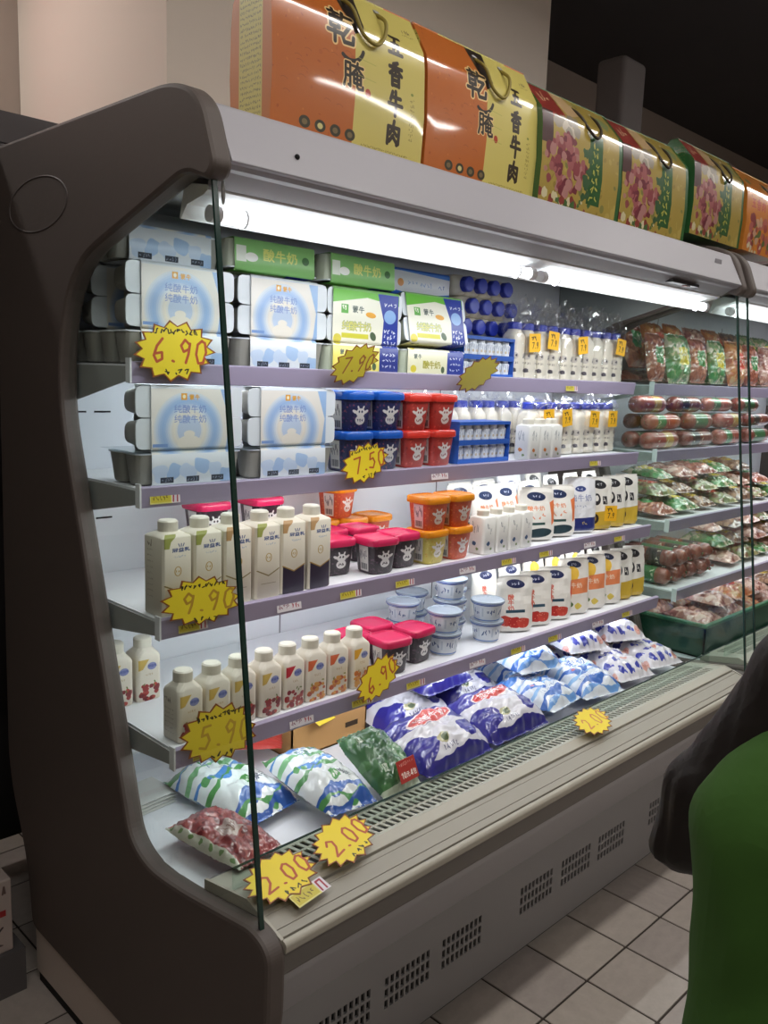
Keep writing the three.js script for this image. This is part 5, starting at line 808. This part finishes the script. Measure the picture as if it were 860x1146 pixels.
  // third shelf: loose heap of packs
  for (let t = 0; t < 3; t++) for (let i = 0; i < 7 - t; i++) packIt(2, `in the third shelf heap, ${['bottom', 'middle', 'top'][t]} layer, ${ORD[i]}`, 3.0 + i * 0.185 + t * 0.09, S[2] + 0.014 + t * 0.056, -1.57 - t * 0.05, 0.08, rr(-0.15, 0.15), 0, [0, 4, 1, 3, 1, 3, 4, 2][(i + 3 * t) % 8], (i + t) % 3, 'meat packs on the third shelf');
  // fourth shelf right part
  for (let t = 0; t < 3; t++) for (let i = 0; i < 4; i++) packIt(3, `right of the fourth shelf sausages, ${['bottom', 'middle', 'top'][t]} layer, ${ORD[i]}`, 3.56 + i * 0.185, S[3] + 0.014 + t * 0.06, -1.53 - t * 0.04, 0.05, rr(-0.15, 0.15), 0, [2, 3, 4, 1, 2, 1][(i + 2 * t) % 6], (i + t) % 3, 'meat packs on the fourth shelf');
  // deck: green crate heaped with film bags
  const cr = thing('plastic_crate', 'dark green plastic crate heaped with meat bags in the sausage fridge', 'crate', [3.65, DECK + 0.002, -1.506]);
  const gm = mat('#1f4a36', 0.45), W = 1.4, D = 0.47, H = 0.12;
  mesh('crate_base', span(-W / 2, W / 2, 0, 0.006, -D / 2, D / 2), gm, cr);
  mesh('crate_wall', merge([span(-W / 2, W / 2, 0, H, D / 2 - 0.006, D / 2), span(-W / 2, W / 2, 0, H, -D / 2, -D / 2 + 0.006), span(-W / 2, -W / 2 + 0.006, 0, H, -D / 2, D / 2), span(W / 2 - 0.006, W / 2, 0, H, -D / 2, D / 2)]), gm, cr);
  mesh('crate_rim', merge([rbox(W + 0.02, 0.014, 0.018, 0.004, 0, H, D / 2), rbox(W + 0.02, 0.014, 0.018, 0.004, 0, H, -D / 2), rbox(0.018, 0.014, D, 0.004, -W / 2, H, 0), rbox(0.018, 0.014, D, 0.004, W / 2, H, 0)]), mat('#2a6a44', 0.4), cr);
  n = 0;
  for (let t = 0; t < 3; t++) for (let r = 0; r < 2; r++) for (let i = 0; i < 7 - t; i++) packIt(4, `heaped in the green crate, ${['bottom', 'middle', 'top'][t]} layer, ${r ? 'rear' : 'front'} ${ORD[i]}`, 3.06 + i * 0.19 + t * 0.09, DECK + 0.02 + t * 0.06, -1.395 - r * 0.212 - 0.01 * t, 0.03, rr(-0.12, 0.12), rr(-0.06, 0.06), [2, 2, 2, 5, 2, 1][(i + t + r) % 6], (i + r) % 3, 'meat bags in the crate');
}

// ---------------------------------------------------------------- shopper at the right edge
{
  const V = (x, y, z) => new THREE.Vector3(x, y, z);
  const capsule = (p, a, b, ra, rb) => { const bx = b[0] - a[0], by = b[1] - a[1], bz = b[2] - a[2], px = p[0] - a[0], py = p[1] - a[1], pz = p[2] - a[2]; const t = Math.max(0, Math.min(1, (px * bx + py * by + pz * bz) / (bx * bx + by * by + bz * bz + 1e-9))); return Math.hypot(px - bx * t, py - by * t, pz - bz * t) - (ra + (rb - ra) * t); };
  const smin = (a, b, k) => { const h = Math.max(0, Math.min(1, 0.5 + 0.5 * (b - a) / k)); return b + (a - b) * h - k * h * (1 - h); };
  const field = (bones, k) => (p) => { let d = 9; for (const [a, b, ra, rb = ra] of bones) d = d > 8 ? capsule(p, a, b, ra, rb) : smin(d, capsule(p, a, b, ra, rb), k); return d; };
  function skin(res, c, half, f) {
    const m = new MarchingCubes(res, M.black, false, false, 260000); m.isolation = 0;
    const hs = res / 2; let i = 0;
    for (let z = 0; z < res; z++) for (let y = 0; y < res; y++) for (let x = 0; x < res; x++) m.field[i++] = -f([c[0] + (x - hs) / hs * half, c[1] + (y - hs) / hs * half, c[2] + (z - hs) / hs * half]) * 20;
    m.update();
    const pos = new Float32Array(m.positionArray.slice(0, m.count * 3)); for (let q = 0; q < pos.length; q++) pos[q] = pos[q] * half + c[q % 3];
    const g = new THREE.BufferGeometry(); g.setAttribute('position', new THREE.BufferAttribute(pos, 3)); const w = mergeVertices(g, 1e-5); w.computeVertexNormals(); return w;
  }
  // faces the fridge (-z); left arm towards the camera; all in metres from the feet
  const B = [0.93, 0, -0.213], at = (x, y, z) => [B[0] + x, y, B[2] + z];
  const o = thing('person', 'person with long dark hair in a green sweater facing the fridge', 'person');
  const sk = mat('#b98a70', 0.6), green = new THREE.MeshPhysicalMaterial({ color: '#345a18', roughness: 0.95, sheen: 0.3, sheenRoughness: 0.8, side: THREE.DoubleSide, bumpMap: grain, bumpScale: 0.001 });
  // body: head, neck, trunk core, forearms, legs as one surface; head and hands on finer grids
  const hc = [0.0, 1.425, 0.03];
  const head = (p) => { const q = [p[0] - B[0] - hc[0], p[1] - hc[1], p[2] - B[2] - hc[2]]; let d = Math.hypot(q[0] / 0.074, q[1] / 0.108, q[2] / 0.092); d = (d - 1) * 0.078;
    const F = field([[[0, -0.075, -0.03], [0, -0.088, -0.062], 0.036, 0.024], [[0, 0.012, -0.086], [0, -0.022, -0.104], 0.009, 0.0125], [[-0.03, -0.06, -0.06], [0.03, -0.06, -0.06], 0.022], [[-0.016, -0.05, -0.088], [0.016, -0.05, -0.088], 0.008], [[-0.074, 0.02, 0.0], [-0.078, -0.02, 0.004], 0.013, 0.009], [[0.074, 0.02, 0.0], [0.078, -0.02, 0.004], 0.013, 0.009], [[-0.035, 0.028, -0.08], [0.035, 0.028, -0.08], 0.012], [[0, -0.06, 0.02], [0, -0.19, 0.0], 0.05, 0.054]], 0.02);
    d = smin(d, F(q), 0.025); for (const s of [-1, 1]) { const e = Math.hypot(q[0] - s * 0.031, q[1] - 0.008, q[2] + 0.094) - 0.012; d = Math.max(d, -e); } return d; };
  const handBones = (wx, wy, wz, s) => { const L = [[[wx, wy, wz], [wx, wy - 0.05, wz - 0.045], 0.026, 0.032]]; [[-0.026, 0.9], [-0.009, 1], [0.009, 0.95], [0.025, 0.78]].forEach(([dx, k]) => { const a = [wx + dx, wy - 0.065, wz - 0.066], b = [wx + dx * 1.1, wy - 0.095 * (0.6 + 0.4 * k), wz - 0.09 * (0.7 + 0.3 * k)], c = [wx + dx * 1.1, wy - 0.125 * (0.5 + 0.5 * k), wz - 0.088]; L.push([a, b, 0.0098, 0.009], [b, c, 0.009, 0.0075]); }); L.push([[wx + s * 0.02, wy - 0.02, wz - 0.02], [wx + s * 0.046, wy - 0.05, wz - 0.05], 0.012, 0.0105], [[wx + s * 0.046, wy - 0.05, wz - 0.05], [wx + s * 0.046, wy - 0.075, wz - 0.068], 0.0105, 0.008]); return L; };
  const wl = at(-0.2, 0.72, -0.06), wr = at(0.2, 0.72, -0.06);
  const bodyF = field([[at(0, 1.13, 0.03), at(0, 0.9, 0.03), 0.085, 0.1], [at(-0.08, 0.86, 0.02), at(-0.09, 0.48, 0.0), 0.075, 0.052], [at(-0.09, 0.48, 0), at(-0.09, 0.09, 0.03), 0.05, 0.036], [at(0.08, 0.86, 0.02), at(0.09, 0.48, 0.0), 0.075, 0.052], [at(0.09, 0.48, 0), at(0.09, 0.09, 0.03), 0.05, 0.036], [at(-0.09, 0.07, 0.03), at(-0.1, 0.04, -0.12), 0.036, 0.03], [at(0.09, 0.07, 0.03), at(0.1, 0.04, -0.12), 0.036, 0.03], [at(0, 1.14, 0.03), at(0, 1.33, 0.03), 0.055, 0.05], [at(-0.145, 1.13, -0.02), at(-0.205, 0.95, -0.02), 0.045, 0.038], [at(-0.205, 0.95, -0.02), wl, 0.037, 0.026], [at(0.145, 1.13, -0.02), at(0.205, 0.95, -0.02), 0.045, 0.038], [at(0.205, 0.95, -0.02), wr, 0.037, 0.026]], 0.04);
  mesh('body', merge([skin(110, at(0, 0.67, 0), 0.72, bodyF), skin(76, at(0, 1.39, 0), 0.16, head), skin(64, [wl[0], wl[1] - 0.06, wl[2] - 0.05], 0.11, field(handBones(...wl, 1), 0.006)), skin(64, [wr[0], wr[1] - 0.06, wr[2] - 0.05], 0.11, field(handBones(...wr, -1), 0.006))].map((g) => { g.deleteAttribute('uv'); return g; })), sk, o);
  for (const s of [-1, 1]) mesh('eye', new THREE.SphereGeometry(0.0115, 12, 10).translate(B[0] + s * 0.031, hc[1] + 0.008, B[2] + hc[2] - 0.086), mat('#e6e0da', 0.2), o);
  for (const s of [-1, 1]) mesh('iris', new THREE.SphereGeometry(0.0055, 10, 8).translate(B[0] + s * 0.031, hc[1] + 0.008, B[2] + hc[2] - 0.0945), mat('#2a1a12', 0.2), o);
  // loose sweater with folds
  const sw = field([[at(-0.06, 1.165, 0.03), at(-0.05, 0.9, 0.04), 0.12, 0.135], [at(0.06, 1.165, 0.03), at(0.05, 0.9, 0.04), 0.12, 0.135], [at(-0.05, 0.9, 0.04), at(-0.05, 0.74, 0.04), 0.135, 0.145], [at(0.05, 0.9, 0.04), at(0.05, 0.74, 0.04), 0.135, 0.145], [at(0, 1.24, 0.02), at(0, 1.3, 0.015), 0.09, 0.07], [at(-0.155, 1.135, -0.03), at(-0.2, 0.95, 0.0), 0.084, 0.068], [at(-0.2, 0.95, 0.0), at(-0.2, 0.745, -0.05), 0.066, 0.05], [at(0.15, 1.15, -0.015), at(0.205, 0.95, -0.03), 0.082, 0.074], [at(0.205, 0.95, -0.03), at(0.2, 0.745, -0.058), 0.072, 0.05]], 0.05);
  mesh('sweater', skin(104, at(0, 0.98, -0.06), 0.42, (p) => Math.max(sw(p) + 0.006 * noise(p[0] * 11, p[1] * 9, p[2] * 11) + 0.0025 * noise(p[0] * 30, p[1] * 18, p[2] * 30), 0.68 - p[1], p[1] - 1.325)), green, o);
  const tr = field([[at(0, 0.86, 0.02), at(0, 0.78, 0.02), 0.135, 0.14], [at(-0.085, 0.82, 0.02), at(-0.095, 0.46, 0.0), 0.098, 0.074], [at(-0.095, 0.46, 0), at(-0.095, 0.1, 0.03), 0.072, 0.062], [at(0.085, 0.82, 0.02), at(0.095, 0.46, 0.0), 0.098, 0.074], [at(0.095, 0.46, 0), at(0.095, 0.1, 0.03), 0.072, 0.062]], 0.03);
  mesh('trousers', skin(96, at(0, 0.48, 0), 0.46, (p) => Math.max(tr(p) + 0.004 * noise(p[0] * 14, p[1] * 10, p[2] * 14), 0.07 - p[1])), mat('#23252c', 0.9), o);
  for (const s of [-1, 1]) mesh('shoe', skin(48, at(s * 0.097, 0.05, -0.04), 0.17, (p) => Math.max(field([[at(s * 0.095, 0.05, 0.03), at(s * 0.1, 0.034, -0.13), 0.05, 0.042]], 0.02)(p), 0.002 - p[1])), mat('#2a2526', 0.6), o);
  // long hair: cap plus locks that hang forward over the left shoulder
  const locks = []; for (let i = 0; i < 9; i++) { const t = i / 8, p = [at(-0.06, 1.38, 0.0 + 0.08 * t), at(-0.078, 1.27, -0.062 + 0.09 * t), at(-0.1, 1.13, -0.135 + 0.1 * t), at(-0.108, 1.06 + 0.03 * t, -0.16 + 0.1 * t)]; locks.push([p[0], p[1], 0.036, 0.034], [p[1], p[2], 0.034, 0.028], [p[2], p[3], 0.029, 0.017]); }
  const hairF = field([...locks, [at(0.06, 1.47, 0.02), at(0.1, 1.3, 0.05), 0.045, 0.05], [at(0.1, 1.3, 0.05), at(0.12, 1.08, 0.1), 0.05, 0.02], [at(0, 1.46, 0.05), at(0, 1.25, 0.13), 0.07, 0.06], [at(0, 1.25, 0.13), at(0, 1.05, 0.17), 0.06, 0.03]], 0.025);
  mesh('hair', skin(110, at(-0.03, 1.29, 0), 0.3, (p) => { const q = [p[0] - B[0] - hc[0], p[1] - hc[1] - 0.012, p[2] - B[2] - hc[2] - 0.016]; let d = (Math.hypot(q[0] / 0.094, q[1] / 0.118, q[2] / 0.106) - 1) * 0.095; const face = Math.hypot(q[0] / 0.062, (q[1] + 0.03) / 0.09, (q[2] + 0.12) / 0.07) - 1; d = Math.max(d, -face * 0.06); d = smin(d, hairF(p), 0.03); return d + 0.003 * noise(p[0] * 70, p[1] * 7, p[2] * 70); }), new THREE.MeshPhysicalMaterial({ color: '#1a1210', roughness: 0.55, side: THREE.DoubleSide }), o);
}

renderer.render(scene, camera);
